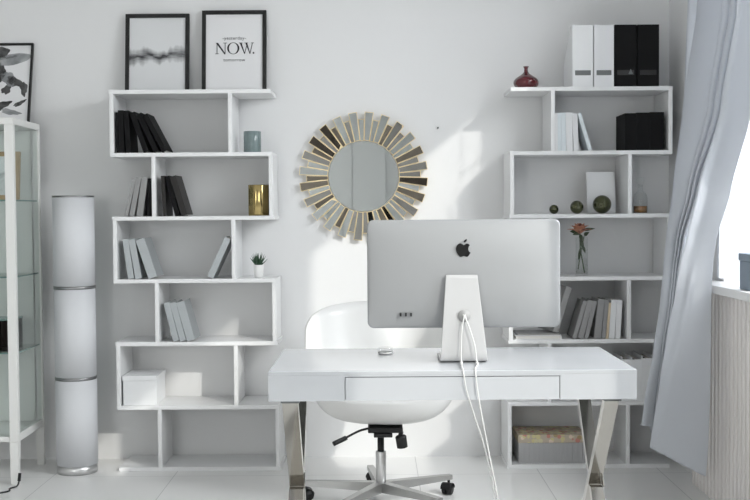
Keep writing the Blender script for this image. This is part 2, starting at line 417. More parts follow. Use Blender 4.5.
# ================================================================== BOOKSHELVES
SY = 5.33; SB = 5.605; T = 0.0195
def bookshelf(label, tops, lefts, width, dividers, mirrored, feet):
    root = thing('bookshelf', label, 'bookshelf', (wx((lefts[-1] + lefts[-1] + width) / 2, SY), (SY + SB) / 2, 0), 'zigzag bookshelves')
    o = root.location
    def bx(name, x0, x1, z0, z1):
        return MB().box(x0 - o.x, x1 - o.x, SY - o.y, SB - o.y, z0, z1, .0012).build(name, M['shelf'], root)
    pc = lefts[3] + width / 2
    zs = [wz(t, SY, pc) for t in tops]
    ls = [wx(l, SY, t) for l, t in zip(lefts, tops)]; rs = [wx(l + width, SY, t) for l, t in zip(lefts, tops)]
    for i, z in enumerate(zs): bx('shelf_board', ls[i], rs[i], z - T, z)
    for i in range(6):
        zt, zb = zs[i] - T, zs[i+1]
        left_side = (i % 2 == 0) != mirrored
        if left_side: x = max(ls[i], ls[i+1]); bx('side_panel', x, x + T, zb, zt)
        else: x = min(rs[i], rs[i+1]); bx('side_panel', x - T, x, zb, zt)
        xd = wx(dividers[i], SY, tops[i] + 31); bx('divider', xd, xd + T, zb, zt)
    zf = zs[-1] - T
    for fx in feet:
        x = wx(fx, SY, 468)
        for y in (SY + .02, SB - .06):
            MB().box(x - .028 - o.x, x + .028 - o.x, y - o.y, y + .04 - o.y, 0, zf).build('foot', M['black'], root)
    return zs, ls, rs
LT = [89.4, 152.4, 216.2, 279.0, 341.9, 405.6, 467.2]
LL = [108.3, 110.0, 111.8, 113.5, 115.3, 117.0, 119.0]; LW = 162.5
LD = [228, 151.5, 231.5, 155, 234, 158]
lz, lls, lrs = bookshelf('white zigzag bookshelf standing left of the round mirror', LT, LL, LW, LD, False, (128, 272))
RT = [86.6, 150.6, 213.9, 276.6, 339.3, 401.6, 464.4]
RL = [510.5, 510.0, 509.4, 508.8, 508.2, 507.6, 507.2]; RW_ = 162.5
RD = [551, 628, 549.5, 627, 547.5, 626]
rz, rls, rrs = bookshelf('white zigzag bookshelf beside the curtain with flower vase and glazed balls', RT, RL, RW_, RD, True, (517, 660))

# ================================================================== BOOKS
def make_book(name, label, cat, group, t, h, d, cover, loc, ang):
    r = thing(name, label, cat, loc, group, (0, ang, 0))
    c = min(.0028, t * .18)
    b = MB(); b.box(0, c, 0, d, 0, h); b.box(t - c, t, 0, d, 0, h); b.box(c, t - c, 0, c, 0, h)
    b.build('cover', cover, r)
    MB().box(c, t - c, c, d - .004, .003, h - .003).build('page_block', M['pages'], r)
    return r
def row_left(x_wall, z, y, books, group, name='book', cat='book'):
    """books leaning left, from the wall on their left towards the right; books: (t, h, depth, degrees, material, label)"""
    G = .0006; xc = None
    for t, h, d, a, m, lab in books:
        th = math.radians(a); s, c = math.sin(th), math.cos(th)
        if xc is None: cx = x_wall + G + h * s
        else:
            (px_, pz_), (bx_, bz_) = xc
            cx = max(px_ + pz_ * math.tan(th), bx_ + bz_ * math.tan(th)) + G / c
            if pz_ > h * c:                       # the neighbour is taller: touch it along its own side
                cx = max(cx, bx_ + bz_ * math.tan(th) + G)
        make_book(name, lab, cat, group, t, h, d, m, (cx, y, z + .0004), -th)
        xc = ((cx + t * c - h * s, t * s + h * c), (cx + t * c, t * s))
    return xc
def row_right(x_wall, z, y, books, group, name='book', cat='book'):
    """mirror image: books leaning right, listed from the wall on their right towards the left"""
    G = .0006; xc = None
    for t, h, d, a, m, lab in books:
        th = math.radians(a); s, c = math.sin(th), math.cos(th)
        if xc is None: cx = x_wall - G - h * s
        else:
            (px_, pz_), (bx_, bz_) = xc
            cx = min(px_ - pz_ * math.tan(th), bx_ - bz_ * math.tan(th)) - G / c
        # contact corner (bottom right) is at cx
        make_book(name, lab, cat, group, t, h, d, m, (cx - t * c, y, z + t * s + .0004), th)
        xc = ((cx - t * c + h * s * 1.0 - 0, t * s + h * c), (cx - t * c, t * s))
        xc = ((cx - t * c + h * s, t * s + h * c), (cx - t * c, t * s))
    return xc
BK, DK, SV, GY, WH, IC, BE = (M[k] for k in ('black_paper', 'dark_paper', 'silver_book', 'grey_book', 'white_book', 'ice_book', 'beige_book'))
YB = SY + .012
G1 = 'black books in the top cell of the left bookshelf'
row_left(wx(115.8, YB, LT[1] - 25), lz[1], YB, [
    (.010, .198, .17, 0.3, BK, 'thin upright black book, leftmost in the top cell of the left bookshelf'),
    (.026, .208, .17, 0.8, BK, 'upright black book, second from left in the top cell of the left bookshelf'),
    (.024, .206, .17, 3.0, BK, 'black book tilting only slightly, third from left in the left bookshelf top cell'),
    (.026, .204, .17, 19.0, BK, 'slanting black book, third from the right in the left bookshelf top cell'),
    (.026, .204, .17, 24.5, BK, 'slanting black book, second from the right in the left bookshelf top cell'),
    (.024, .205, .17, 27.5, BK, 'steepest leaning black book at the right end of the left bookshelf top cell')], G1)
G2 = 'grey books leaning in the open left cell below the black ones'
row_right(wx(151.3, YB, LT[2] - 25) , lz[2], YB, [
    (.016, .185, .16, 2.0, BK, 'black book pressed against the divider, left of the two dark leaning books'),
    (.030, .192, .17, 8.5, GY, 'mid grey book leaning right, next to the black one at the divider'),
    (.024, .190, .17, 11.5, GY, 'mid grey book leaning right, middle of the three grey ones in the open left cell'),
    (.018, .185, .17, 13.0, GY, 'thin grey book leaning right, outermost in the open left cell under black books')], G2)
G3 = 'dark books in the second row of the left bookshelf'
row_left(wx(160.8, YB, LT[2] - 25), lz[2], YB, [
    (.018, .198, .17, 2.5, DK, 'thin charcoal book standing almost upright beside the divider, left bookshelf second row'),
    (.022, .200, .17, 14.0, BK, 'black book leaning left, middle of three dark books opposite the brass pot'),
    (.030, .200, .17, 16.0, DK, 'charcoal book leaning left, rightmost of three dark books opposite the brass pot')], G3)
G4 = 'silver grey books in the third row of the left bookshelf'
row_left(wx(122.5, YB, LT[3] - 25), lz[3], YB, [
    (.029, .196, .17, 7.5, SV, 'silver grey book, leftmost of the trio in the third row of left bookshelf'),
    (.031, .196, .17, 9.0, SV, 'silver grey book, middle of the trio in the third row of left bookshelf'),
    (.044, .198, .17, 18.0, SV, 'thicker silver grey book, rightmost and steepest of the third row trio, left bookshelf')], G4)
row_right(wx(231.0, YB, LT[3] - 25), lz[3], YB, [
    (.030, .213, .17, 25.0, SV, 'lone silver grey book leaning right against a divider, beside the potted succulent')], G4)
G5 = 'silver grey books in the fourth row of the left bookshelf'
row_left(wx(163.6, YB, LT[4] - 25), lz[4], YB, [
    (.029, .195, .17, 13.5, SV, 'silver grey book, leftmost of the trio in the fourth row above the white box'),
    (.030, .195, .17, 14.3, SV, 'silver grey book, middle of the trio in the fourth row above the white box'),
    (.040, .197, .17, 15.2, SV, 'silver grey book, rightmost of the trio in the fourth row above the white box')], G5)
G6 = 'white books in the top cell of the right bookshelf'
row_left(wx(555.0, YB, RT[1] - 25), rz[1], YB, [
    (.012, .186, .16, 0.2, WH, 'thin white upright book at the left end of the right bookshelf top cell'),
    (.018, .186, .16, 0.3, IC, 'icy white upright book, second from left in the right bookshelf top cell'),
    (.020, .186, .16, 0.5, IC, 'icy white upright book, third from left in the right bookshelf top cell'),
    (.031, .187, .16, 1.2, WH, 'widest white upright book in the right bookshelf top cell, centre of the row'),
    (.025, .180, .16, 2.0, WH, 'white book standing just left of the slanting one, right bookshelf top cell'),
    (.018, .188, .16, 16.5, IC, 'slanting icy white book at the right end of the white row, facing black binders')], G6)
G7 = 'black binders in the top cell of the right bookshelf'
xr = wx(664.0, YB, 130)
for k, (t, h, lab) in enumerate(((.068, .186, 'black binder closest to the curtain in the right bookshelf top cell'),
                                 (.064, .184, 'black binder in the middle of the three below the tall magazine files'),
                                 (.056, .181, 'black binder nearest the white books in the right bookshelf top cell'))):
    x0 = xr - t; xr = x0 - .001
    make_book('binder', lab, 'binder', G7, t, h, .20, BK, (x0, YB, rz[1] + .0004), 0)
# flat books under the leaning one, right bookshelf fourth row
z = rz[4] + .0004
def flat_book(lab, x0, x1, z, t, d, y, cover):
    r = thing('book', lab, 'book', (x0, y, z), 'flat books in the fourth row of the right bookshelf')
    c = .0025; L_ = x1 - x0
    MB().box(0, L_, 0, d, 0, c).box(0, L_, 0, d, t - c, t).box(L_ - c, L_, 0, d, c, t - c).build('cover', cover, r)
    MB().box(.005, L_ - c, .004, d - .004, c, t - c).build('page_block', M['pages'], r)
flat_book('white book lying flat at the bottom left, right bookshelf row behind the screen corner', wx(515, YB, 330), wx(561.5, YB, 330), z, .020, .17, YB, WH)
flat_book('thin grey book lying flat on the white flat book beside the screen corner', wx(517, YB, 330), wx(560.5, YB, 330), z + .0204, .008, .16, YB + .004, GY)
G8 = 'books in the fourth row of the right bookshelf'
xc = row_right(wx(622.5, YB, RT[4] - 25), rz[4], YB, [
    (.026, .190, .16, 3.0, WH, 'white book at the right end of the row, beside the dark empty cell'),
    (.027, .192, .16, 3.8, WH, 'white book, second from the right end of the row near the desk corner'),
    (.011, .178, .15, 4.4, BE, 'slim beige book between white and grey ones, right bookshelf fourth row'),
    (.019, .192, .16, 5.2, GY, 'narrow grey book just left of the slim beige one'),
    (.034, .194, .16, 6.2, GY, 'widest grey book of the fourth row, right of the dark gap'),
    (.019, .190, .16, 14.0, GY, 'grey slanting book just left of the dark gap in the fourth row'),
    (.028, .193, .16, 15.0, GY, 'grey slanting book, middle of the three left of the dark gap'),
    (.019, .192, .16, 16.5, GY, 'grey slanting book next to the flat stack, right bookshelf fourth row')], G8)
# tall grey book standing on the flat stack
th = math.radians(18.5); t_, h_ = .030, .232
make_book('book', 'tall grey book leaning right on top of the flat books near the screen corner', 'book', G8, t_, h_, .18, GY,
          (wx(552.8, YB, RT[4] - 25) , YB + .006, rz[4] + .0292 + t_ * math.sin(th)), th).rotation_euler = (0, th, math.radians(15))
G9 = 'white magazines in the fifth row of the right bookshelf'
x = wx(611, YB, 380)
for k, (t, h, lab) in enumerate(((.052, .215, 'white magazine file, leftmost one, mostly behind the right desk corner'),
                                 (.048, .218, 'white magazine file second from left, peeking above the desk corner'),
                                 (.050, .216, 'white magazine file third from left, just right of the desk corner'),
                                 (.055, .222, 'white magazine file touching the curtain edge in the fifth row'))):
    r = thing('magazine_file', lab, 'magazine file', (x, YB, rz[5] + .0004), G9)
    b = MB(); b.box(0, t, 0, .003, 0, h - .012); b.box(0, t, .197, .2, 0, h); b.box(0, .003, .003, .197, 0, h); b.box(t - .003, t, .003, .197, 0, h); b.box(.003, t - .003, .003, .197, 0, .003)
    b.build('box', WH, r)
    MB().box(.006, t - .02, .012, .19, .004, h - .02).build('magazines', M['dark_paper'], r)
    MB().box(t - .018, t - .006, .010, .19, .004, h - .016).build('magazines', M['pages'], r)
    x += t + .0012

# ================================================================== ON AND IN THE LEFT BOOKSHELF
def picture_frame(name, label, w_, h_, border, x, y_base, z, lean, print_mat, group, extra=None, depth=.018, rotz=0):
    r = thing(name, label, 'picture frame', (x, y_base, z + depth * math.sin(lean) + .0004), group, (-lean, 0, rotz))
    b = MB()
    b.box(0, border, 0, depth, 0, h_, .001); b.box(w_ - border, w_, 0, depth, 0, h_, .001)
    b.box(border, w_ - border, 0, depth, 0, border); b.box(border, w_ - border, 0, depth, h_ - border, h_)
    b.build('frame', M['frame_black'], r)
    p = MB().box(border, w_ - border, .008, depth - .002, border, h_ - border).build('print', print_mat, r)
    if extra: extra(p, w_, h_, border)
    return r
ztop = lz[0] + .0006
picture_frame('picture_frame', 'black frame with a misty grey landscape print on the left bookshelf', .325, .414, .020, wx(124.3, 5.55, 60), 5.548, ztop, math.radians(6.0), M['mist'], 'black framed prints on the left bookshelf')

def lettering(p, W, H, B):
    yy0, yy1 = .0066, .0080
    s = 1 / 197.0
    cx, cz = W / 2, H * .545
    def pt(px, pz): return (cx + px * s, cz + pz * s)
    b = MB()
    def poly(*pp): b.prism([pt(*q) for q in pp], yy0, yy1)
    # N
    hgt = 5.7
    poly((-17.6, -hgt), (-16.9, -hgt), (-16.9, hgt), (-17.6, hgt))
    poly((-18.6, hgt), (-16.2, hgt), (-8.6, -hgt), (-9.6, -hgt - .6))
    poly((-9.5, -hgt), (-8.8, -hgt), (-8.8, hgt), (-9.5, hgt))
    poly((-19, -hgt), (-15.6, -hgt), (-15.6, -hgt + .5), (-19, -hgt + .5)); poly((-11, hgt - .5), (-7.4, hgt - .5), (-7.4, hgt), (-11, hgt))
    # O: strip ring, thin at top and bottom, thick at the sides
    n = 40
    for k in range(n):
        a0, a1 = 2*PI*k/n, 2*PI*(k+1)/n
        q = []
        for a, ri in ((a0, 1), (a1, 1), (a1, 0), (a0, 0)):
            rx, rz_ = (6.1, 6.0) if ri else (4.3, 5.6)
            q.append((-1.0 + rx * math.cos(a), rz_ * math.sin(a)))
        poly(*q)
    # W
    poly((5.4, hgt), (7.3, hgt), (10.8, -hgt), (10.0, -hgt))
    poly((10.0, -hgt), (10.7, -hgt), (13.2, hgt - 1), (12.6, hgt - 1))
    poly((11.0, hgt), (12.9, hgt), (16.2, -hgt), (15.4, -hgt))
    poly((15.4, -hgt), (16.1, -hgt), (18.6, hgt), (17.9, hgt))
    poly((4.6, hgt - .5), (8.2, hgt - .5), (8.2, hgt), (4.6, hgt)); poly((10.4, hgt - .5), (13.8, hgt - .5), (13.8, hgt), (10.4, hgt)); poly((16.8, hgt - .5), (19.6, hgt - .5), (19.6, hgt), (16.8, hgt))
    # full stop
    poly(*[(19.3 + .9 * math.cos(2*PI*k/10), -hgt + .9 + .9 * math.sin(2*PI*k/10)) for k in range(10)])
    b.build('lettering', M['ink'], p)
    for txt, dz, sz in (('-yesterday-', 10.3, .0235), ('tomorrow', -11.8, .0235)):
        cu = bpy.data.curves.new('lettering', 'FONT'); cu.body = txt; cu.size = sz; cu.align_x = 'CENTER'; cu.extrude = .0004; cu.space_character = 1.12
        tmp = bpy.data.objects.new('lettering', cu); C.objects.link(tmp)
        me = bpy.data.meshes.new_from_object(tmp.evaluated_get(bpy.context.evaluated_depsgraph_get()))
        bpy.data.objects.remove(tmp)
        me.materials.clear(); me.materials.append(M['ink'])
        o = bpy.data.objects.new('lettering', me); C.objects.link(o); o.parent = p
        o.rotation_euler = (PI / 2, 0, 0); o.location = (cx, .0072, cz + (dz - 1.4) * s)
picture_frame('picture_frame', 'black frame with a typographic print reading NOW on the left bookshelf', .328, .429, .020, wx(201.3, 5.55, 60), 5.546, ztop, math.radians(6.0), M['paper'], 'black framed prints on the left bookshelf', lettering)

def lathe_thing(name, label, cat, loc, prof, m, group=None, n=32):
    b = MB(); b.smooth = True; b.lathe(prof, n)
    o = b.build(name, m); o.location = loc
    return tag(o, label, cat, group)
def cyl_prof(r, h, wall=.004, e=.0015):
    return [(0, 0), (r - e, 0), (r, e), (r, h - e), (r - e, h), (r - wall + e, h), (r - wall, h - e), (r - wall, wall), (0, wall)]
# ribbed grey-green glass tumbler
b = MB(); rr = .043; n = 48; rows = []
for z_, k in ((0, .96), (.003, 1), (.104, 1), (.106, .97), (.104, .90), (.006, .90)):
    rows.append([(rr * k * (1 + .018 * math.cos(16 * 2*PI*i/n)) * math.cos(2*PI*i/n), rr * k * (1 + .018 * math.cos(16 * 2*PI*i/n)) * math.sin(2*PI*i/n), z_) for i in range(n)])
b.smooth = True; R = b.grid(rows, True); b.bm.faces.new(R[0][::-1]); b.bm.faces.new(R[-1])
o = b.build('glass_tumbler', M['celadon']); o.location = (wx(252.2, SY + .09, LT[1] - 25), SY + .09, lz[1] + .0004)
tag(o, 'grey green ribbed glass tumbler on the left bookshelf beneath the typographic print', 'vase')
# brass pot with soft facets
b = MB(); rr = .0535; n = 72; rows = []; b.smooth = True
for z_, k in ((0, .97), (.003, 1), (.149, 1), (.152, .98), (.149, .94), (.006, .94)):
    rows.append([(rr * k * (1 + .022 * math.cos(9 * 2*PI*i/n)) * math.cos(2*PI*i/n + .2), rr * k * (1 + .022 * math.cos(9 * 2*PI*i/n)) * math.sin(2*PI*i/n + .2), z_) for i in range(n)])
R = b.grid(rows, True); b.bm.faces.new(R[0][::-1]); b.bm.faces.new(R[-1])
o = b.build('brass_pot', M['gold']); o.location = (wx(258.9, SY + .07, LT[2] - 25), SY + .07, lz[2] + .0004)
tag(o, 'shiny brass pot in the second row of the left bookshelf', 'pot')
# succulent
pl = thing('potted_succulent', 'small green succulent in a white pot on the left bookshelf', 'plant', (wx(258.3, SY + .10, LT[3] - 25), SY + .10, lz[3] + .0004))
b = MB(); b.smooth = True; b.lathe([(0, 0), (.019, 0), (.021, .002), (.027, .061), (.0255, .063), (.024, .060), (.022, .054), (0, .054)], 28); b.build('pot', M['shell'], pl)
b = MB(); b.lathe([(0, .0545), (.0215, .0545), (0, .057)], 20); b.build('soil', M['dark_paper'], pl)
for k in range(22):
    a = k * 2.39996; tilt = 0.15 + 0.85 * (k / 22); L_ = .062 - .012 * (k / 22)
    u = Vector((math.cos(a) * math.sin(tilt), math.sin(a) * math.sin(tilt), math.cos(tilt)))
    base = Vector((math.cos(a) * .006, math.sin(a) * .006, .056))
    pts = [base + u * (L_ * q) + Vector((0, 0, .008 * q * q)) for q in (0, .35, .7, 1)]
    b = MB(); b.smooth = True
    rings = []
    for p_, rad in zip(pts, (.0042, .0056, .0034, .0004)):
        side = u.cross(Vector((0, 0, 1))).normalized(); nn = side.cross(u)
        rings.append([p_ + side * rad * math.cos(2*PI*i/6) + nn * rad * .55 * math.sin(2*PI*i/6) for i in range(6)])
    b.grid(rings, True); b.build('leaf', M['leaf'], pl)
# white lidded box in the fifth row
bxr = thing('storage_box', 'plain white lidded box in the fifth row of the left bookshelf', 'box', (wx(122.4, SY + .01, LT[5] - 25), SY + .008, lz[5] + .0004))
MB().box(.003, .168, .003, .222, 0, .122, .0015).build('body', M['white_book'], bxr)
MB().box(0, .171, 0, .225, .1225, .147, .0015).build('lid', M['white_book'], bxr)

# ================================================================== ON AND IN THE RIGHT BOOKSHELF
zt = rz[0] + .0006
lathe_thing('bud_vase', 'squat dark red vase with a narrow neck on the right bookshelf', 'vase', (wx(526.0, 5.40, 75), 5.40, zt),
    [(0, 0), (.047, 0), (.053, .003), (.061, .018), (.063, .029), (.060, .040), (.050, .051), (.032, .063), (.017, .073), (.0105, .082), (.009, .092), (.010, .101), (.0145, .106), (.0135, .108), (.008, .106), (.006, .095), (0, .09)], M['red_glass'], None, 18)
def magazine_holder(label, x, wdt, m, mlabel, hole=False):
    r = thing('file_holder', label, 'file holder', (x, SY + .012, zt), 'upright file holders on the right bookshelf')
    h, hb, d = .300, .14, .25
    b = MB()
    b.box(0, wdt, 0, .003, 0, h)
    prof = [(0.003, 0), (d, 0), (d, hb), (.06, h), (.003, h)]
    b.prism(prof, 0, .003, 'x'); b.prism(prof, wdt - .003, wdt, 'x')
    b.box(.003, wdt - .003, d - .003, d, .003, hb); b.box(.003, wdt - .003, .003, d, 0, .003)
    b.build('box', m, r)
    MB().box(.012, wdt - .012, -.0012, -.0002, .056, .080).build('label_holder', mlabel, r)
    MB().box(.010, wdt - .010, .02, d - .01, .004, hb - .01).build('papers', M['pages'] if m is not BK else M['dark_paper'], r)
    return r
for px0, px1, m, ml, lab in ((573.0, 593.6, WH, M['label_grey'], 'white file holder at the left end, nearest the dark red vase'),
                         (594.6, 614.3, WH, M['label_grey'], 'white file holder standing right beside a black one'),
                         (615.4, 637.0, BK, M['label_dark'], 'black file holder standing right beside a white one'),
                         (638.2, 659.6, BK, M['label_dark'], 'black file holder at the right end, nearest the curtain')):
    mh = magazine_holder(lab, wx(px0, SY, 60), wx(px1, SY) - wx(px0, SY), m, ml)
    if px0 == 615.4:
        MB().prism([(.066, .060), (.088, .060), (.077, .086)], -.0030, -.0018).build('sticker', M['label_grey'], mh)
for pxc, rpx, lab in ((553.9, 4.7, 'smallest dark green glazed ball, leftmost of the three'), (576.8, 6.7, 'medium dark green glazed ball, middle of the three'), (602.0, 9.3, 'largest dark green glazed ball, in front of the white card')):
    rad = rpx / 202.0
    b = MB(); b.smooth = True; b.sphere((0, 0, rad), rad)
    o = b.build('decorative_ball', M['green_ball']); o.location = (wx(pxc, SY + .06, RT[2] - 25), SY + .06, rz[2] + .0003)
    tag(o, lab, 'ball', 'green glazed balls on the right bookshelf')
cv = thing('canvas', 'blank white canvas panel leaning behind the largest green ball', 'canvas', (wx(587.6, 5.47, RT[2] - 25), 5.475, rz[2] + .0040), None, (-math.radians(8), 0, 0))
MB().box(0, .142, 0, .016, 0, .208, .001).build('canvas_face', M['white_book'], cv)
MB().box(.008, .134, .0162, .022, .008, .200).build('stretcher', M['wood'], cv)
# glass decanter with amber liquid
dc = thing('decanter', 'clear glass decanter with a little amber liquid behind the curtain edge', 'bottle', (wx(640.3, SY + .10, RT[2] - 25), SY + .10, rz[2] + .0004))
b = MB(); b.smooth = True
b.lathe([(0, 0), (.034, 0), (.036, .003), (.036, .075), (.030, .096), (.013, .112), (.012, .140), (.016, .144), (.0145, .144), (.0105, .139), (.0105, .113), (.028, .095), (.0335, .074), (.0335, .0025), (0, .0025)], 28); b.build('body', M['glass_clear'], dc)
b = MB(); b.smooth = True; b.lathe([(0, .003), (.0328, .003), (.0328, .036), (0, .036)], 28); b.build('liquid', M['amber'], dc)
b = MB(); b.smooth = True; b.lathe([(0, .130), (.0095, .130), (.0098, .147), (.018, .150), (.021, .163), (.018, .178), (0, .182)], 20); b.build('stopper', M['glass_clear'], dc)
# flower in a glass vase
fv = lathe_thing('glass_vase', 'narrow clear glass vase holding the rose, right of the screen', 'vase', (wx(581.7, SY + .07, RT[3] - 25), SY + .07, rz[3] + .0004),
    [(0, 0), (.029, 0), (.031, .002), (.0300, .19), (.0288, .191), (.0276, .19), (.0283, .010), (0, .010)], M['glass_clear'])
b = MB(); b.smooth = True; b.lathe([(0, .011), (.0276, .011), (.0272, .085), (0, .085)], 28); b.build('water', M['glass_clear'], fv)
fl = thing('rose', 'salmon pink drooping rose with dark leaves standing in the glass vase', 'flower', fv.location + Vector((0, 0, .012)))
b = MB(); b.smooth = True; b.tube(catmull([(.012, -.008, .003), (.004, 0, .06), (-.006, .004, .12), (-.008, 0, .17), (-.012, -.010, .203)]), .0028, 8); b.build('stem', M['stem'], fl)
b = MB(); b.smooth = True; b.tube(catmull([(-.016, .004, .02), (-.008, .006, .08), (.004, .004, .14), (.012, 0, .185)]), .0022, 8); b.build('stem', M['stem'], fl)
def leaf_mesh(base, tip, wdt, m, name, bend=.01, nrm=Vector((0, -1, .3))):
    base, tip = Vector(base), Vector(tip); ax = tip - base; sd = ax.cross(nrm).normalized(); up = sd.cross(ax).normalized()
    rows = []
    for k in range(9):
        q = k / 8; wq = wdt * math.sin(PI * (q ** .8)) + .0006
        c = base + ax * q + up * bend * math.sin(PI * q)
        rows.append([c + sd * wq * e + up * (abs(e) * -.25 * wq) for e in (-1, -.5, 0, .5, 1)])
    b = MB(); b.smooth = True; b.grid(rows)
    return b.build(name, m, fl, solid=.0008)
hd = Vector((-.014, -.018, .196))
rng = random.Random(3)
for ring, (cnt, rad, hgt, opn) in enumerate(((5, .018, .050, .15), (6, .032, .060, .5), (8, .044, .062, .85), (9, .050, .048, 1.25))):
    for k in range(cnt):
        a = 2*PI*(k + .5 * (ring % 2)) / cnt + rng.uniform(-.1, .1)
        out = Vector((math.cos(a), math.sin(a), 0))
        tip = hd + out * (rad * (0.6 + opn * .5)) + Vector((0, 0, hgt * (1.15 - opn * .55)))
        leaf_mesh(hd + out * .004, tip, .0165 + .0025 * ring, M['petal'] if (k + ring) % 5 else M['petal_dark'], 'petal', -.006 * opn, out + Vector((0, 0, .2)))
for bs, tp, wd in (((-.012, -.01, .205), (-.062, -.02, .208), .013), ((-.010, -.01, .200), (-.050, -.03, .192), .009), ((.0, -.01, .212), (.062, -.02, .222), .007), ((.012, 0, .188), (.034, -.02, .205), .009), ((-.004, 0, .13), (-.020, -.01, .065), .007), ((0, .004, .14), (.016, -.01, .10), .007), ((-.008, 0, .175), (.004, -.016, .115), .009), ((-.01, -.006, .195), (-.002, -.016, .155), .009)):
    leaf_mesh(bs, tp, wd, M['leaf_dark'], 'leaf')
# floral box on the lowest board
fb = thing('floral_box', 'grey ribbed box with a floral lid on the lowest board', 'box', (wx(518.2, SY + .03, RT[6] - 25), SY + .03, rz[6] + .0004))
b = MB(); b.box(.003, .335, .003, .217, 0, .101)
xx = .006
while xx < .33: b.box(xx, xx + .0085, -.003, .003, 0, .101); xx += .0125
b.build('body', M['ribbed_box'], fb)
MB().box(0, .338, 0, .220, .1012, .141, .002).build('lid', M['floral'], fb)

# ================================================================== SUNBURST MIRROR
mc = P(363.6, 176.5, WALLY)
mr = thing('sunburst_mirror', 'round sunburst mirror with gilt edged rays on the wall behind the screen', 'mirror', (mc.x, WALLY - .002, mc.z))
S = 1 / 194.5
b = MB(); b.prism([(math.cos(2*PI*k/64) * .168, math.sin(2*PI*k/64) * .168) for k in range(64)], -.010, 0); b.build('backing', M['frame_black'], mr)
b = MB(); b.prism([(math.cos(2*PI*k/64) * 34.8 * S, math.sin(2*PI*k/64) * 34.8 * S) for k in range(64)], -.0215, -.0105); b.build('mirror_glass', M['mirror'], mr)
rng = random.Random(11)
TONES = [M[k_] for k_ in ('mirror', 'mirror', 'grey_reflection_mirror', 'grey_reflection_mirror', 'brown_reflection', 'brown_reflection', 'dark_reflection_mirror')]  # mixed tints stand in for what the facets would reflect
def ray(ang, r0, r1, w0, w1, y0, tiltx, tiltz, tone):
    b = MB(); lip = .0030
    b.mi = 1
    b.prism([(r0, -w0 / 2), (r1, -w1 / 2), (r1, w1 / 2), (r0, w0 / 2)], y0, y0 + .008)
    # mirrored top face, slightly tilted, inside the gilt lip
    b.mi = 0
    q = [(r0 + lip, -w0 / 2 + lip), (r1 - lip, -w1 / 2 + lip), (r1 - lip, w1 / 2 - lip), (r0 + lip, w0 / 2 - lip)]
    rm = (r0 + r1) / 2
    vs = [b.bm.verts.new((a, y0 - .0028 + (a - rm) * tiltx + c * tiltz, c)) for a, c in q]
    vb = [b.bm.verts.new((a, y0 - .0001, c)) for a, c in q]
    fs = [b.bm.faces.new(vs)] + [b.bm.faces.new((vs[i], vb[i], vb[(i+1) % 4], vs[(i+1) % 4])) for i in range(4)]
    b._faces(fs); bmesh.ops.recalc_face_normals(b.bm, faces=b.bm.faces[:])
    bmesh.ops.rotate(b.bm, verts=b.bm.verts[:], cent=(0, 0, 0), matrix=Matrix.Rotation(ang, 3, 'Y'))
    return b.build('ray', [tone, M['gold_rim']], mr)
NR = 24
for k in range(NR):
    a = 2*PI*k / NR + math.radians(5.5)
    ray(a, 35.5 * S, 64 * S, 5.4 * S, 8.8 * S, -.030, rng.uniform(-.05, .04), rng.uniform(-.05, .05) - .06 * math.sin(a) * 0, rng.choice(TONES))
for k in range(NR):
    a = 2*PI*(k + .5) / NR + math.radians(5.5)
    ray(a, 35.2 * S, 57 * S, 4.0 * S, 6.2 * S, -.0195, rng.uniform(-.05, .05), rng.uniform(-.06, .06), rng.choice(TONES[:6]))
b = MB(); b.smooth = True; b.tube([(0, 0, 0), (0, -.018, 0)], .0042, 10)
o = b.build('wall_hook', M['black']); o.location = P(437.8, 128, WALLY); tag(o, 'tiny black hook in the wall right of the sunburst mirror', 'hook')

# ================================================================== DESK
DY0, DY1 = 3.54, 4.14
DX0, DX1 = wx(268.3, DY0, 386), wx(637.0, DY0, 386)
DZ1, DZ0 = wz(370.8, DY0, 452), wz(400.3, DY0, 452)
ox = (DX0 + DX1) / 2; oy = (DY0 + DY1) / 2
desk = thing('desk', 'glossy white desk with crossed polished steel legs', 'desk', (ox, oy, 0))
hx = (DX1 - DX0) / 2; hy = .30
dxa, dxb = wx(345.5, DY0, 386) - ox, wx(559.5, DY0, 386) - ox; dz = wz(377.0, DY0, 452)
b = MB()
b.box(-hx, hx, -hy + .018, hy, DZ0, DZ1 - .012)
b.box(-hx, hx, -hy, hy, DZ1 - .012, DZ1, .0012)
g = .0026
b.box(-hx, dxa - g, -hy, -hy + .018, DZ0, DZ1 - .012)
b.box(dxb + g, hx, -hy, -hy + .018, DZ0, DZ1 - .012)
b.box(dxa - g, dxb + g, -hy, -hy + .018, dz + g, DZ1 - .012)
b.build('desktop', M['gloss_white'], desk)
MB().box(dxa, dxb, -hy + .0005, -hy + .0175, DZ0 + .001, dz).build('drawer', M['drawer'], desk)
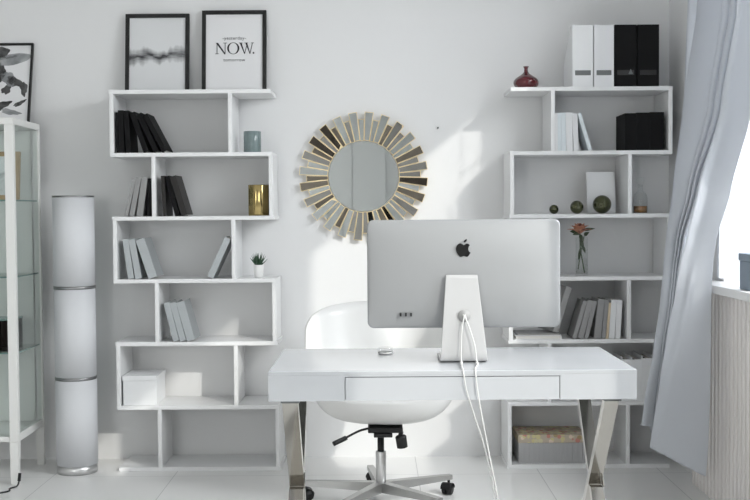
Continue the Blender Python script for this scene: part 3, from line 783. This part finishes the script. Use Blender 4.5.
def xleg(xc, wdt):
    root = None
    t = .030
    zt_ = DZ0 - .009
    yf, yb_ = -hy + .038, hy - .038
    def bar(y0, y1, x0, x1, z1):
        """flat bar from (y0, floor) to (y1, z1)"""
        hh = t * math.hypot(y1 - y0, z1) / z1 / 2
        b = MB(); b.prism([(y0 - hh, 0), (y0 + hh, 0), (y1 + hh, z1), (y1 - hh, z1)], x0, x1, 'x')
        return b
    lg = bar(yb_, yf, xc - wdt / 2, xc + wdt / 2, zt_).build('leg', M['chrome'], desk)
    # the second bar is halved at the crossing: upper and lower length
    mid = zt_ / 2; hh = t * math.hypot(yb_ - yf, zt_) / zt_ / 2
    def at(z): return yf + (yb_ - yf) * z / zt_
    cut = mid * (2 * hh) / (yb_ - yf) * 1.03
    b = MB()
    for z0, z1 in ((0, mid - cut), (mid + cut, zt_)):
        b.prism([(at(z0) - hh, z0), (at(z0) + hh, z0), (at(z1) + hh, z1), (at(z1) - hh, z1)], xc - wdt / 2 + .001, xc + wdt / 2 - .001, 'x')
    b.prism([(at(mid - cut) - hh, mid - cut), (at(mid - cut) + hh, mid - cut), (at(mid + cut) + hh, mid + cut), (at(mid + cut) - hh, mid + cut)], xc + wdt / 2 + .0002, xc + wdt / 2 + .004, 'x')
    b.build('leg', M['chrome'], desk)
    MB().box(xc - wdt / 2 - .004, xc + wdt / 2 + .006, -hy + .012, hy - .012, DZ0 - .0085, DZ0 - .0003).build('leg_plate', M['label_grey'], desk)
xleg(wx(290.2, 3.575, 402) - ox, .052)
xleg(wx(611.0, 3.575, 402) - ox, .046)

# ================================================================== SCREEN
MY = 3.80                                  # plane of the display's front rim
mx0, mx1 = wx(367.3, MY, 273), wx(559.8, MY, 273); mz0, mz1 = wz(327.3, MY, 463), wz(219.4, MY, 463)
sx = (mx0 + mx1) / 2; deskz = DZ1 + .0004
mon = thing('computer_display', 'silver aluminium computer display seen from behind on the white desk', 'monitor', (sx, 3.73, deskz))
W_, H_ = (mx1 - mx0), (mz1 - mz0); czm = (mz0 + mz1) / 2 - deskz
def rrect(w_, h_, r, n=8, edge=0):
    pts = []
    for cx, cz, a0 in ((w_/2 - r, h_/2 - r, 0), (-w_/2 + r, h_/2 - r, PI/2), (-w_/2 + r, -h_/2 + r, PI), (w_/2 - r, -h_/2 + r, 3*PI/2)):
        for k in range(n + 1):
            a = a0 + PI/2 * k / n; pts.append((cx + r * math.cos(a), cz + r * math.sin(a)))
        if edge:
            nx = [(-w_/2 + r, h_/2), (-w_/2, -h_/2 + r), (w_/2 - r, -h_/2), (w_/2, h_/2 - r)][int(round(a0 / (PI/2)))]
            lx_, lz_ = pts[-1]
            for k in range(1, edge): pts.append((lx_ + (nx[0] - lx_) * k / edge, lz_ + (nx[1] - lz_) * k / edge))
    return pts
b = MB(); b.smooth = True; rows = []
yo = MY - 3.73
for inset, y, r in ((.002, .0, .022), (0, -.002, .023), (0, -.008, .023), (.0015, -.0105, .022)):
    rows.append([(p[0], yo + y, p[1] + czm) for p in rrect(W_ - 2*inset, H_ - 2*inset, r, edge=24)])
for q in (.02, .05, .09, .14, .2, .27, .35, .44, .54, .65, .78, .92):
    inset_x = q * W_ / 2; inset_z = q * H_ / 2
    bul = lambda x, z: -.0105 - .036 * (1 - abs(2 * x / W_) ** 2.6) ** .8 * (1 - abs(2 * z / H_) ** 2.6) ** .8
    rows.append([(p[0], yo + bul(*p), p[1] + czm) for p in rrect(W_ - 2*inset_x, H_ - 2*inset_z, .022 * (1 - q * .93), edge=24)])
R = b.grid(rows, True); b.bm.faces.new(R[0][::-1]); b.bm.faces.new(R[-1])
shell = b.build('casing', M['aluminium'], mon, fix=True)
MB().prism(rrect(W_ - .006, H_ - .006, .019), yo + .0002, yo + .002).build('screen', M['logo_black'], mon).location = (0, 0, czm)
YBK = yo - .0105 - .036
# emblem on the back
k_ = 1 / 15 / 293.0
body = [(360,148),(330,128),(300,122),(265,145),(245,190),(248,240),(270,290),(305,325),(335,322),(360,314),(390,322),(415,325),(440,300),(465,262)]
bite = [(465,262),(440,245),(428,210),(436,175),(452,150)]
top_ = [(452,150),(430,130),(405,124),(380,138),(360,148)]
def smooth2(seq): return [(p.x, p.y) for p in catmull([(a, b_, 0) for a, b_ in seq], 5)]
outline = smooth2(body)[:-1] + smooth2(bite)[:-1] + smooth2(top_)[:-1]
leaf = smooth2([(362,108),(365,85),(385,65),(408,58)])[:-1] + smooth2([(408,58),(405,80),(390,100),(362,108)])[:-1]
lc = P(463.4, 250.2, 3.73 + YBK)
def emb(seq): return [((a - 355) * k_, -(b_ - 225) * k_) for a, b_ in seq]
b = MB(); b.prism(emb(outline), 0, .0040); b.prism(emb(leaf), 0, .0040)
bmesh.ops.triangulate(b.bm, faces=[f for f in b.bm.faces if len(f.verts) > 4])
o = b.build('emblem', M['logo_black'], mon); o.location = (lc.x - sx, YBK - .0006, lc.z - deskz)
for px_ in (400.6, 405.8, 411.0):
    q = P(px_, 314.5, 3.73 + yo - .030)
    MB().box(-.0030, .0030, -.006, .006, -.0058, .0058).build('port', M['black'], mon).location = (q.x - sx, yo - .0318, q.z - deskz)
# stand: one bent sheet, leg in front (towards us), foot running away under the screen
def stand_w(z):
    q = z / .30; return (.163 * (1 - q) + .107 * q) / 2
prof = [(.185, .0035), (.10, .0035), (.02, .0035), (.006, .006), (.0, .014), (-.001, .03), (0, .06), (.0035, .15), (.008, .22), (.012, .285), (.0125, .298)]
lx = P(464.5, 364, 3.73).x - sx
b = MB(); b.smooth = True; rows = []
for y, z in prof:
    hw = stand_w(max(z, 0)); sh = -.0018 - z * .02
    rows.append([(lx + sh + e * hw, y - .002, z + .003) for e in (-1, -.97, -.5, -.18, 0, .18, .5, .97, 1)])
b.grid(rows)
stnd = b.build('stand', M['alu_light'], mon, solid=.0095)
hole = P(464.2, 316.0, 3.724)
b = MB(); b.smooth = True; b.prism([(math.cos(2*PI*k/32) * .0215, math.sin(2*PI*k/32) * .0215) for k in range(32)], -.0012, 0)
b.build('cable_hole', M['hole_grey'], stnd).location = (hole.x - sx, -.0056, hole.z - deskz)
# two white cables, out of the hole, over the desk and down in front of it
def cable(label, pts, plug_i):
    b = MB(); b.smooth = True; b.tube(catmull(pts, 10), .0025, 10)
    o = b.build('cable', M['cable']); tag(o, label, 'cable', 'white cables from the display')
    b = MB(); b.smooth = True; q = Vector(pts[plug_i]); q2 = Vector(pts[plug_i + 1]); b.tube([q + (q2 - q) * .1, q + (q2 - q) * .9], .0046, 12); b.build('cable_collar', M['cable'], o)
    return o
zc = DZ1 + .0046
YF = DY0 - .006
e = [P(464.0, 317, 3.716), P(461.8, 330, 3.712), P(461.0, 350, 3.708)]
cable('white cable hanging on the left from the display stand over the desk edge',
      [P(463, 315, 3.7225)] + e + [Vector((P(461.2, 363, 3.700).x, 3.700, zc + .004)), Vector((P(461.5, 366, 3.66).x, 3.655, zc + .001)), Vector((P(462, 370, 3.58).x, 3.58, zc + .0008)),
       Vector((P(463, 371, 3.54).x, 3.545, zc - .0004)), P(464, 376, YF - .001), P(467, 392, YF - .002), P(474, 414, 3.545), P(484, 445, 3.56), P(491.5, 478, 3.575), P(496, 505, 3.60), P(500, 530, 3.62)], 4)
cable('white cable curving out on the right from the display stand over the desk edge',
      [P(465, 315, 3.7225), P(466, 319, 3.716), P(470, 330, 3.710), P(474.5, 345, 3.706), Vector((P(476.8, 362, 3.698).x, 3.698, zc + .004)), Vector((P(477.2, 366, 3.66).x, 3.650, zc + .001)), Vector((P(476, 370, 3.58).x, 3.58, zc + .0008)),
       Vector((P(475.5, 371, 3.54).x, 3.545, zc - .0004)), P(476, 377, YF - .001), P(479, 400, YF - .002), P(484.5, 430, 3.545), P(490, 458, 3.555), P(494.5, 480, 3.565), P(499, 505, 3.59), P(503, 530, 3.61)], 4)
# glass puck
pk = thing('glass_dish', 'small round clear glass dish on the desk left of the display', 'dish', (P(385.5, 355, 3.97).x, 3.97, deskz))
b = MB(); b.smooth = True; b.lathe([(0, 0), (.024, 0), (.027, .003), (.0275, .008), (.026, .0085), (.024, .004), (0, .004)], 32); b.build('base', M['brushed'], pk)
b = MB(); b.smooth = True; b.lathe([(0, .0088), (.0265, .0088), (.0275, .014), (.0268, .022), (.020, .0255), (0, .0265)], 32); b.build('glass', M['glass_clear'], pk)

# ================================================================== CHAIR
CX, CY = P(381.0, 480, 4.72).x, 4.72
ch = thing('office_chair', 'white moulded bucket office chair on castors behind the desk', 'chair', (CX, CY, 0), None, (0, 0, 0))
z_bot = .352
yaw = math.radians(-8)
def shell_pt(phi, u):
    """phi: angle around (90 deg = back), u: 0 centre of the seat .. 1 rim"""
    back = max(0, math.sin(phi)); frt = max(0, -math.sin(phi))
    cr = lambda v, p: math.copysign(abs(v) ** p, v)
    rx = .302 * cr(math.cos(phi), .72); ry = (.27 if math.sin(phi) > 0 else .25) * cr(math.sin(phi), .8)
    bk = min(1.0, back ** .38) if back > 0 else 0
    zr = .50 + (.668 - .50) * (1 - frt) ** 1.0 * (1 if back == 0 else 1) + (.852 - .668) * bk
    if back == 0: zr = .668 - (.668 - .47) * min(1, frt ** .7)
    zz = z_bot + (zr - z_bot) * (u ** 2.2 * .62 + .38 * u ** 6)
    k = math.sin(u * PI / 2) ** .95
    lean = .10 * max(0, zz - .45) * back; shf = -.045 * max(0, zz - .45) / .4
    x, y = rx * k * (1 + .10 * u * u), ry * k + lean + .09
    c, s = math.cos(yaw), math.sin(yaw)
    return Vector((x * c - y * s + .010 + shf, x * s + y * c, zz))
b = MB(); b.smooth = True
n = 64; rows = [[shell_pt(2*PI*k/n, u) for k in range(n)] for u in (.04, .12, .22, .32, .42, .52, .6, .68, .75, .81, .86, .9, .94, .97, 1.0)]
R = b.grid(rows, True); b.bm.faces.new(R[0])
sh = b.build('shell', M['shell'], ch, solid=.012, fix=True)
# seat pad following the shell
b = MB(); b.smooth = True; rows = []
for u, dz_ in ((.05, .055), (.3, .056), (.5, .052), (.6, .044), (.66, .028), (.68, .014)):
    rows.append([shell_pt(2*PI*k/n, u) * 1.0 + Vector((0, 0, dz_)) for k in range(n)])
R = b.grid(rows, True); b.bm.faces.new(R[0]); b.bm.faces.new(R[-1]); b.build('seat_cushion', M['cushion'], ch, fix=True)
# tilt mechanism
b = MB(); b.box(-.055, .095, -.08, .10, .322, .3455, .004); b.box(-.03, .05, -.09, .06, .305, .322, .003); b.build('tilt_mechanism', M['black'], ch)
b = MB(); b.smooth = True; b.lathe([(0, 0), (.016, 0), (.023, .003), (.024, .05), (.020, .055), (0, .055)], 16)
o = b.build('tension_knob', M['black'], ch); o.location = (.093, -.07, .256); o.rotation_euler = (0, math.radians(-8), 0)
MB().tube([(.084, -.07, .308), (.088, -.07, .328)], .010).build('knob_stem', M['black'], ch)
b = MB(); b.smooth = True; b.tube(catmull([(-.04, -.02, .334), (-.09, -.05, .328), (-.15, -.09, .306)], 6), .0052, 8)
lv = b.build('lever', M['black'], ch)
b = MB(); b.smooth = True; b.tube([(-.148, -.089, .3065), (-.152, -.091, .304), (-.196, -.119, .289), (-.201, -.122, .287)], .0105, 12); b.build('lever_grip', M['black'], lv)
b = MB(); b.smooth = True; b.lathe([(0, .18), (.0145, .18), (.0145, .305), (0, .305)], 20); b.build('gas_lift', M['black'], ch)
b = MB(); b.smooth = True; b.lathe([(0, .055), (.019, .055), (.021, .06), (.0225, .225), (.021, .229), (.0155, .229), (.0155, .20), (0, .20)], 24); b.build('column_sleeve', M['brushed'], ch)
for k in range(5):
    a = math.radians(26 + 72 * k)
    m4 = Matrix.Rotation(a, 4, 'Z')
    b = MB(); sec = []
    for r_, hw, z0, z1 in ((.018, .019, .050, .094), (.12, .018, .056, .092), (.25, .016, .062, .089), (.352, .014, .066, .086)):
        sec.append([m4 @ Vector((r_, hw, z0)), m4 @ Vector((r_, -hw, z0)), m4 @ Vector((r_, -hw, z1)), m4 @ Vector((r_, hw, z1))])
    R = b.grid(sec, True); b.bm.faces.new(R[0][::-1]); b.bm.faces.new(R[-1])
    b.build('base_leg', M['base_alu'], ch, fix=True)
    ca = Vector((math.cos(a), math.sin(a), 0)); cp = ca * .340
    sp = a + [.6, 1.9, .4, 2.2, 1.1][k]
    fw = Vector((math.cos(sp), math.sin(sp), 0)); sd = Vector((-fw.y, fw.x, 0))
    b = MB(); b.smooth = True; b.tube([cp + Vector((0, 0, .045)), cp + Vector((0, 0, .0665))], .006, 10)
    # hood
    for q in range(1):
        c0 = cp + fw * -.012
        rows = []
        for kk in range(9):
            an = PI * kk / 8
            rows.append([c0 + sd * e_ * .024 + fw * math.cos(an) * .026 + Vector((0, 0, .027 + math.sin(an) * .026)) for e_ in (-1, -.5, .5, 1)])
        b.grid(rows)
    cs = b.build('caster', M['black'], ch)
    for e_ in (-1, 1):
        c1 = cp + fw * -.012 + sd * e_ * .0125 + Vector((0, 0, .0245))
        b = MB(); b.smooth = True; b.tube([c1 - sd * .007, c1 + sd * .007], .0245, 20); b.build('wheel', M['black'], cs)

# ================================================================== COLUMN LAMP
LYc = 5.34; lxp = wx(75.4, LYc, 335); LR = .0995
lp = thing('column_lamp', 'tall white column lamp with metal rings standing by the glass cabinet', 'floor lamp', (lxp, LYc, 0))
Yl = LYc - .03
cuts = [wz(y_, Yl, 75) for y_ in (470.0, 379.6, 376.6, 288.9, 285.9, 197.4)]
def cyl(z0, z1, r): 
    b = MB(); b.smooth = False; b.lathe([(0, z0), (r, z0), (r, z1), (0, z1)], 48)
    for f_ in b.bm.faces:
        if abs(f_.normal.z) < .5: f_.smooth = True
    return b
def cyl_(z0, z1, r, name, m):
    b = MB(); b.lathe([(0, z0), (r, z0), (r, z1), (0, z1)], 56); b.bm.normal_update()
    for f_ in b.bm.faces: f_.smooth = abs(f_.normal.z) < .5
    return b.build(name, m, lp)
cyl_(0.0, .042, LR * .975, 'base', M['brushed'])
cyl_(.0425, cuts[1], LR, 'shade', M['lamp_paper'])
cyl_(cuts[1] + .0003, cuts[2], LR + .0012, 'ring', M['ring_grey'])
cyl_(cuts[2] + .0003, cuts[3], LR, 'shade', M['lamp_paper'])
cyl_(cuts[3] + .0003, cuts[4], LR + .0012, 'ring', M['ring_grey'])
cyl_(cuts[4] + .0003, cuts[5], LR, 'shade', M['lamp_paper'])
cyl_(cuts[5] + .0003, cuts[5] + .009, LR + .0012, 'ring', M['ring_grey'])

# ================================================================== DISPLAY CABINET
KX1 = -1.682; KX0 = -2.42; KY0, KY1 = 5.09, 5.50; KZ = 1.722
cab = thing('display_cabinet', 'white metal and glass display cabinet at the left edge of the photo', 'cabinet', ((KX0 + KX1) / 2, (KY0 + KY1) / 2, 0))
co = cab.location
def cb(name, x0, x1, y0, y1, z0, z1, m, bev=.002, par=None):
    return MB().box(x0 - co.x, x1 - co.x, y0 - co.y, y1 - co.y, z0, z1, bev).build(name, m, par or cab)
PW = .042
for x0, nm in ((KX0, 'post'), (KX1 - PW, 'post')):
    cb(nm, x0, x0 + PW, KY0, KY0 + .03, .20, KZ - .032, M['cab_white'])
    cb(nm, x0 + .01, x0 + PW, KY1 - .022, KY1, .20, KZ - .032, M['cab_white'])
    # tapered legs
    for y0, y1, t0 in ((KY0, KY0 + .03, -.006), (KY1 - .022, KY1, .02)):
        b = MB()
        xa, xb = x0 - co.x, x0 + PW - co.x; sg = 1 if x0 > co.x else -1
        top = [(xa, y0 - co.y), (xb, y0 - co.y), (xb, y1 - co.y), (xa, y1 - co.y)]
        bot = [(xa + .004, y0 - co.y + t0 * .5), (xb - .004, y0 - co.y + t0 * .5), (xb - .004, y1 - co.y + t0), (xa + .004, y1 - co.y + t0)]
        R = b.grid([[(p[0], p[1], 0) for p in bot], [(p[0], p[1], .1995) for p in top]], True); b.bm.faces.new(R[0][::-1]); b.bm.faces.new(R[1])
        b.build('leg', M['cab_white'], cab, fix=True)
cb('top', KX0, KX1, KY0, KY1, KZ - .0315, KZ, M['cab_white'])
cb('bottom_panel', KX0 + PW, KX1 - PW, KY0 + .002, KY1 - .003, .20, .225, M['cab_white'])
cb('side_rail', KX1 - .024, KX1 - .002, KY0 + .0305, KY1 - .0225, .20, .235, M['cab_white'])
cb('side_rail', KX0 + .002, KX0 + .024, KY0 + .0305, KY1 - .0225, .20, .235, M['cab_white'])
cb('back_panel', KX0 + PW + .001, KX1 - PW - .001, KY1 - .010, KY1 - .004, .2255, KZ - .033, M['cab_white'], 0)
cb('side_glass', KX1 - .012, KX1 - .008, KY0 + .031, KY1 - .023, .236, KZ - .033, M['glass_green'], 0)
cb('side_glass', KX0 + .008, KX0 + .012, KY0 + .031, KY1 - .023, .236, KZ - .033, M['glass_green'], 0)
dr = cb('glass_door', KX0 + PW + .001, KX1 - PW - .001, KY0 + .010, KY0 + .014, .2255, KZ - .033, M['glass_green'], 0)
SHZ = [1.340, .978, .618]
for z_ in SHZ:
    b = MB(); x0, x1, y0, y1 = KX0 + PW + .002 - co.x, KX1 - .0135 - co.x, KY0 + .032 - co.y, KY1 - .024 - co.y
    b.box(x0, x1, y0 + .0035, y1, z_ - .006, z_); b.mi = 1; b.box(x0, x1, y0, y0 + .0032, z_ - .006, z_); b.box(x1 + .0002, x1 + .001, y0, y1, z_ - .006, z_)
    b.build('glass_shelf', [M['glass_green'], M['glass_edge']], cab)
# things in the cabinet
pf = thing('photo_frame', 'wooden photo frame with a black and white picture inside the glass cabinet', 'photo frame', (-1.97, 5.29, SHZ[0] + .0028), None, (-.12, 0, 0))
b = MB(); w_, h_, q = .245, .235, .022
b.box(0, q, 0, .016, 0, h_); b.box(w_ - q, w_, 0, .016, 0, h_); b.box(q, w_ - q, 0, .016, 0, q); b.box(q, w_ - q, 0, .016, h_ - q, h_); b.build('frame', M['wood'], pf)
MB().box(q, w_ - q, .006, .014, q, h_ - q).build('print', M['photo_print'], pf)
gb = thing('glass_box', 'smoky glass box on a lower shelf of the display cabinet', 'box', (-1.99, 5.19, SHZ[2] + .0006))
b = MB(); b.box(0, .25, 0, .005, 0, .145); b.box(0, .25, .165, .17, 0, .145); b.box(0, .005, .005, .165, 0, .145); b.box(.245, .25, .005, .165, 0, .145); b.box(.005, .245, .005, .165, 0, .005); b.build('box_walls', M['glass_green'], gb)
MB().box(.012, .150, .012, .158, .006, .128, .004).build('contents', M['smoke_glass'], gb)
MB().box(0, .25, 0, .17, .1452, .150).build('lid', M['glass_edge'], gb)
# large black framed photograph on top, leaning on the wall
def art(p, W, H, B):
    # flat shapes of the print: a wide hat brim, dark hair and a fur collar
    yy0, yy1 = .0070, .0079
    def el(cx, cz, rx, rz_, rot, m, wob=0):
        b = MB(); pts = []
        for k in range(28):
            a = 2*PI*k/28; r = 1 + wob * math.sin(3*a + 1) + wob * .6 * math.sin(7*a)
            x, z = rx * r * math.cos(a), rz_ * r * math.sin(a)
            pts.append((cx + x * math.cos(rot) - z * math.sin(rot), cz + x * math.sin(rot) + z * math.cos(rot)))
        b.prism(pts, yy0, yy1); o_ = b.build('print_shape', m, p); return o_
    for a_ in ((W - .105, H - .085, .095, .030, .16, 'photo_grey', .04), (W - .185, H - .050, .060, .036, .1, 'photo_dark', .10), (W - .165, H - .078, .080, .010, .12, 'photo_dark', .10),
               (W - .170, H - .165, .030, .062, -.2, 'photo_dark', .14), (W - .120, H - .190, .030, .045, .7, 'photo_grey', .14), (W - .085, H - .205, .048, .022, -.45, 'photo_dark', .16),
               (W - .040, H - .240, .018, .040, .2, 'photo_dark', .18), (W - .125, H - .245, .030, .020, .9, 'photo_dark', .18), (W - .160, H - .335, .060, .022, .3, 'photo_dark', .16),
               (W - .100, H - .365, .050, .014, -.2, 'photo_grey', .16), (W - .055, H - .320, .034, .010, .5, 'photo_dark', .16)):
        el(*a_[:5], M[a_[5]], a_[6])
wA = .52
picture_frame('picture_frame', 'thin black frame with a monochrome portrait on the glass cabinet', wA, .430, .011, P(31.6, 60, 5.57).x - wA, 5.507, KZ + .0008, math.radians(13.0), M['paper'], None, art, .016)

# black cord on the floor by the cabinet
pts = catmull([Vector((-2.05, 4.78, .004)), P(0, 497, 4.92) * 1, P(10, 489, 5.0), P(17, 486, 5.03), P(19, 481, 5.05)], 8)
pts = [Vector((p.x, p.y, max(.0045, min(p.z, .03)))) for p in pts]
b = MB(); b.smooth = True; b.tube(pts, .0038, 8); o = b.build('power_cord', M['black'])
b = MB(); b.smooth = True; q = pts[-1]; b.tube([q, q + Vector((.003, .005, .036))], .0075, 10); b.build('plug', M['black'], o)
tag(o, 'black power cord on the floor by the glass cabinet', 'cord')

# ================================================================== WINDOW TEXTILES
def lerp_tab(tab, v):
    """tab: (key, values...) sorted by key; smooth interpolation"""
    if v <= tab[0][0]: return tab[0][1:]
    for a, b_ in zip(tab, tab[1:]):
        if v <= b_[0]:
            t = (v - a[0]) / (b_[0] - a[0]); t = t * t * (3 - 2 * t) * .35 + t * .65
            return tuple(p + (q - p) * t for p, q in zip(a[1:], b_[1:]))
    return tab[-1][1:]
drape = MB(); drape.smooth = True
NU, NV = 90, 100
# folded half: photo row, left edge (px, Y), right edge (px, Y), fold depth
TB = [(-6, 700, 4.86, 752, 4.20, .050), (110, 684, 4.82, 733, 4.32, .050), (190, 674, 4.77, 705, 4.50, .045), (240, 667.5, 4.72, 690, 4.60, .046), (268, 664.5, 4.70, 683, 4.63, .022),
      (300, 661.5, 4.69, 679, 4.63, .016), (350, 654.5, 4.67, 672, 4.64, .018), (400, 645.5, 4.655, 668, 4.66, .018), (440, 641, 4.65, 664, 4.67, .018)]
VA = [0, .52, .66, .80, 1.0]
def top_py(Y):
    # level along the rod; the unseen leading corner is shaped low so the sun clears it
    return 212 - (0.965 - 0.105 * min(1, max(0, (4.32 - Y) / .18))) / Y * F
def fold_b(u):
    # one broad fold, then three narrow ones
    for a, c in zip(VA, VA[1:]):
        if u <= c + 1e-9:
            q = (u - a) / (c - a); return math.sin(PI * q) ** .5 * (1.0 if c < .6 else 1.0)
    return 0
rows = []
for j in range(NV + 1):
    py = -6 + (440 + 6) * j / NV
    lp_, ly, rp, ry, amp = lerp_tab(TB, py)
    row = []
    for i in range(NU + 1):
        u = i / NU
        hem = 425 + 3 * u + 17 * max(0, (u - .45) / .55) ** .4
        Y = ly + (ry - ly) * u; pyy = min(py, hem)
        if j < 5: pyy = top_py(Y) + (pyy - top_py(Y)) * j / 5
        px = lp_ + (rp - lp_) * u
        q = P(px, pyy, Y)
        f_ = fold_b(u) * amp
        nrm = Vector((-.55, -.83, 0))
        row.append(q + nrm * f_ + Vector((.0, .012, 0)))
    rows.append(row)
drape.grid(rows)
# smooth half in front: leaves the gather and widens to the hem
TA = [(-6, 741, 4.22, 757, 4.13, .010), (110, 722, 4.36, 752, 4.16, .010), (190, 700, 4.46, 731, 4.36, .006), (240, 688, 4.53, 716, 4.44, .006), (262, 681, 4.55, 713.2, 4.46, .008), (290, 676, 4.555, 711.5, 4.475, .010),
      (330, 668, 4.55, 711.3, 4.475, .012), (380, 660, 4.545, 710.5, 4.475, .012), (448, 650, 4.54, 708.2, 4.475, .010), (480, 645.5, 4.54, 705.5, 4.475, .010)]
rows = []
for j in range(NV + 1):
    py = -6 + (480 + 6) * j / NV
    row = []
    for i in range(NU + 1):
        u = i / NU
        hem = 447.5 + 29 * u ** 1.05
        pyy = min(py, hem)
        lp_, ly, rp, ry, amp = lerp_tab(TA, pyy)
        Y = ly + (ry - ly) * u
        if j < 5: pyy = top_py(Y) + (pyy - top_py(Y)) * j / 5
        px = lp_ + (rp - lp_) * u
        q = P(px, pyy, Y)
        d_ = max(0, (pyy - 255) / 190)
        f_ = amp * math.sin(PI * u) * .9 + .030 * math.exp(-(u / .16) ** 2) * min(1, max(0, (300 - pyy) / 80)) + .010 * math.exp(-((u - .45 + .35 * d_) / .10) ** 2) * min(1, max(0, (pyy - 262) / 30)) * max(0, 1 - d_ * .8)
        row.append(q + Vector((-.5, -.86, 0)) * f_)
    rows.append(row)
drape.grid(rows)
# strip of lining returning behind, at the top left
rows = []
for j in range(41):
    py = -6 + 250 * j / 40
    l = lerp_tab([(-6, 688, 4.96), (60, 685.5, 4.95), (130, 683, 4.93), (250, 668, 4.80)], py)
    r = lerp_tab([(-6, 704, 4.93), (110, 690, 4.90), (250, 672, 4.78)], py)
    rows.append([P(l[0] + (r[0] - l[0]) * k / 6, py, l[1] + (r[1] - l[1]) * k / 6) + Vector((0, -.008 * math.sin(PI * k / 6), 0)) for k in range(7)])
drape.grid(rows)
o = drape.build('drape', M['drape'], solid=.0022)
tag(o, 'blue grey drape gathered beside the window on the right', 'curtain')
b = MB(); b.smooth = True; zr = 2.252; b.tube([(1.395, 4.28, zr), (1.395, 4.90, zr)], .005, 12); b.tube([(1.395, 4.295, zr), (1.395, 4.295, CZ)], .003, 8); b.tube([(1.395, 4.885, zr), (1.395, 4.885, CZ)], .003, 8)
tag(b.build('curtain_rod', M['brushed']), 'slim metal curtain rod above the blue grey drape', 'curtain rod')
b = MB(); b.smooth = True; rows = []
for j in range(30):
    z = 2.72 - (2.72 - .975) * j / 29; row = []
    for i in range(120):
        u = i / 119; Y = 4.29 + .50 * u
        row.append((1.500 + .010 * math.sin(u * 44 + .3 * math.sin(z * 3)) - .008 * math.sin(u * 17 + z), Y, z))
    rows.append(row)
b.grid(rows)
tag(b.build('sheer_curtain', M['sheer']), 'sheer white curtain over the window behind the drape', 'curtain')
# fabric box on the sill
fx = thing('fabric_box', 'blue grey lidded fabric box on the window sill', 'box', (1.452, 4.20, SZ + .0006), None, (0, 0, 0))
MB().box(-.022, .030, -.055, .075, 0, .112, .004).build('body', M['box_blue'], fx)
MB().box(-.025, .033, -.059, .080, .1125, .142, .003).build('lid', M['box_blue'], fx)
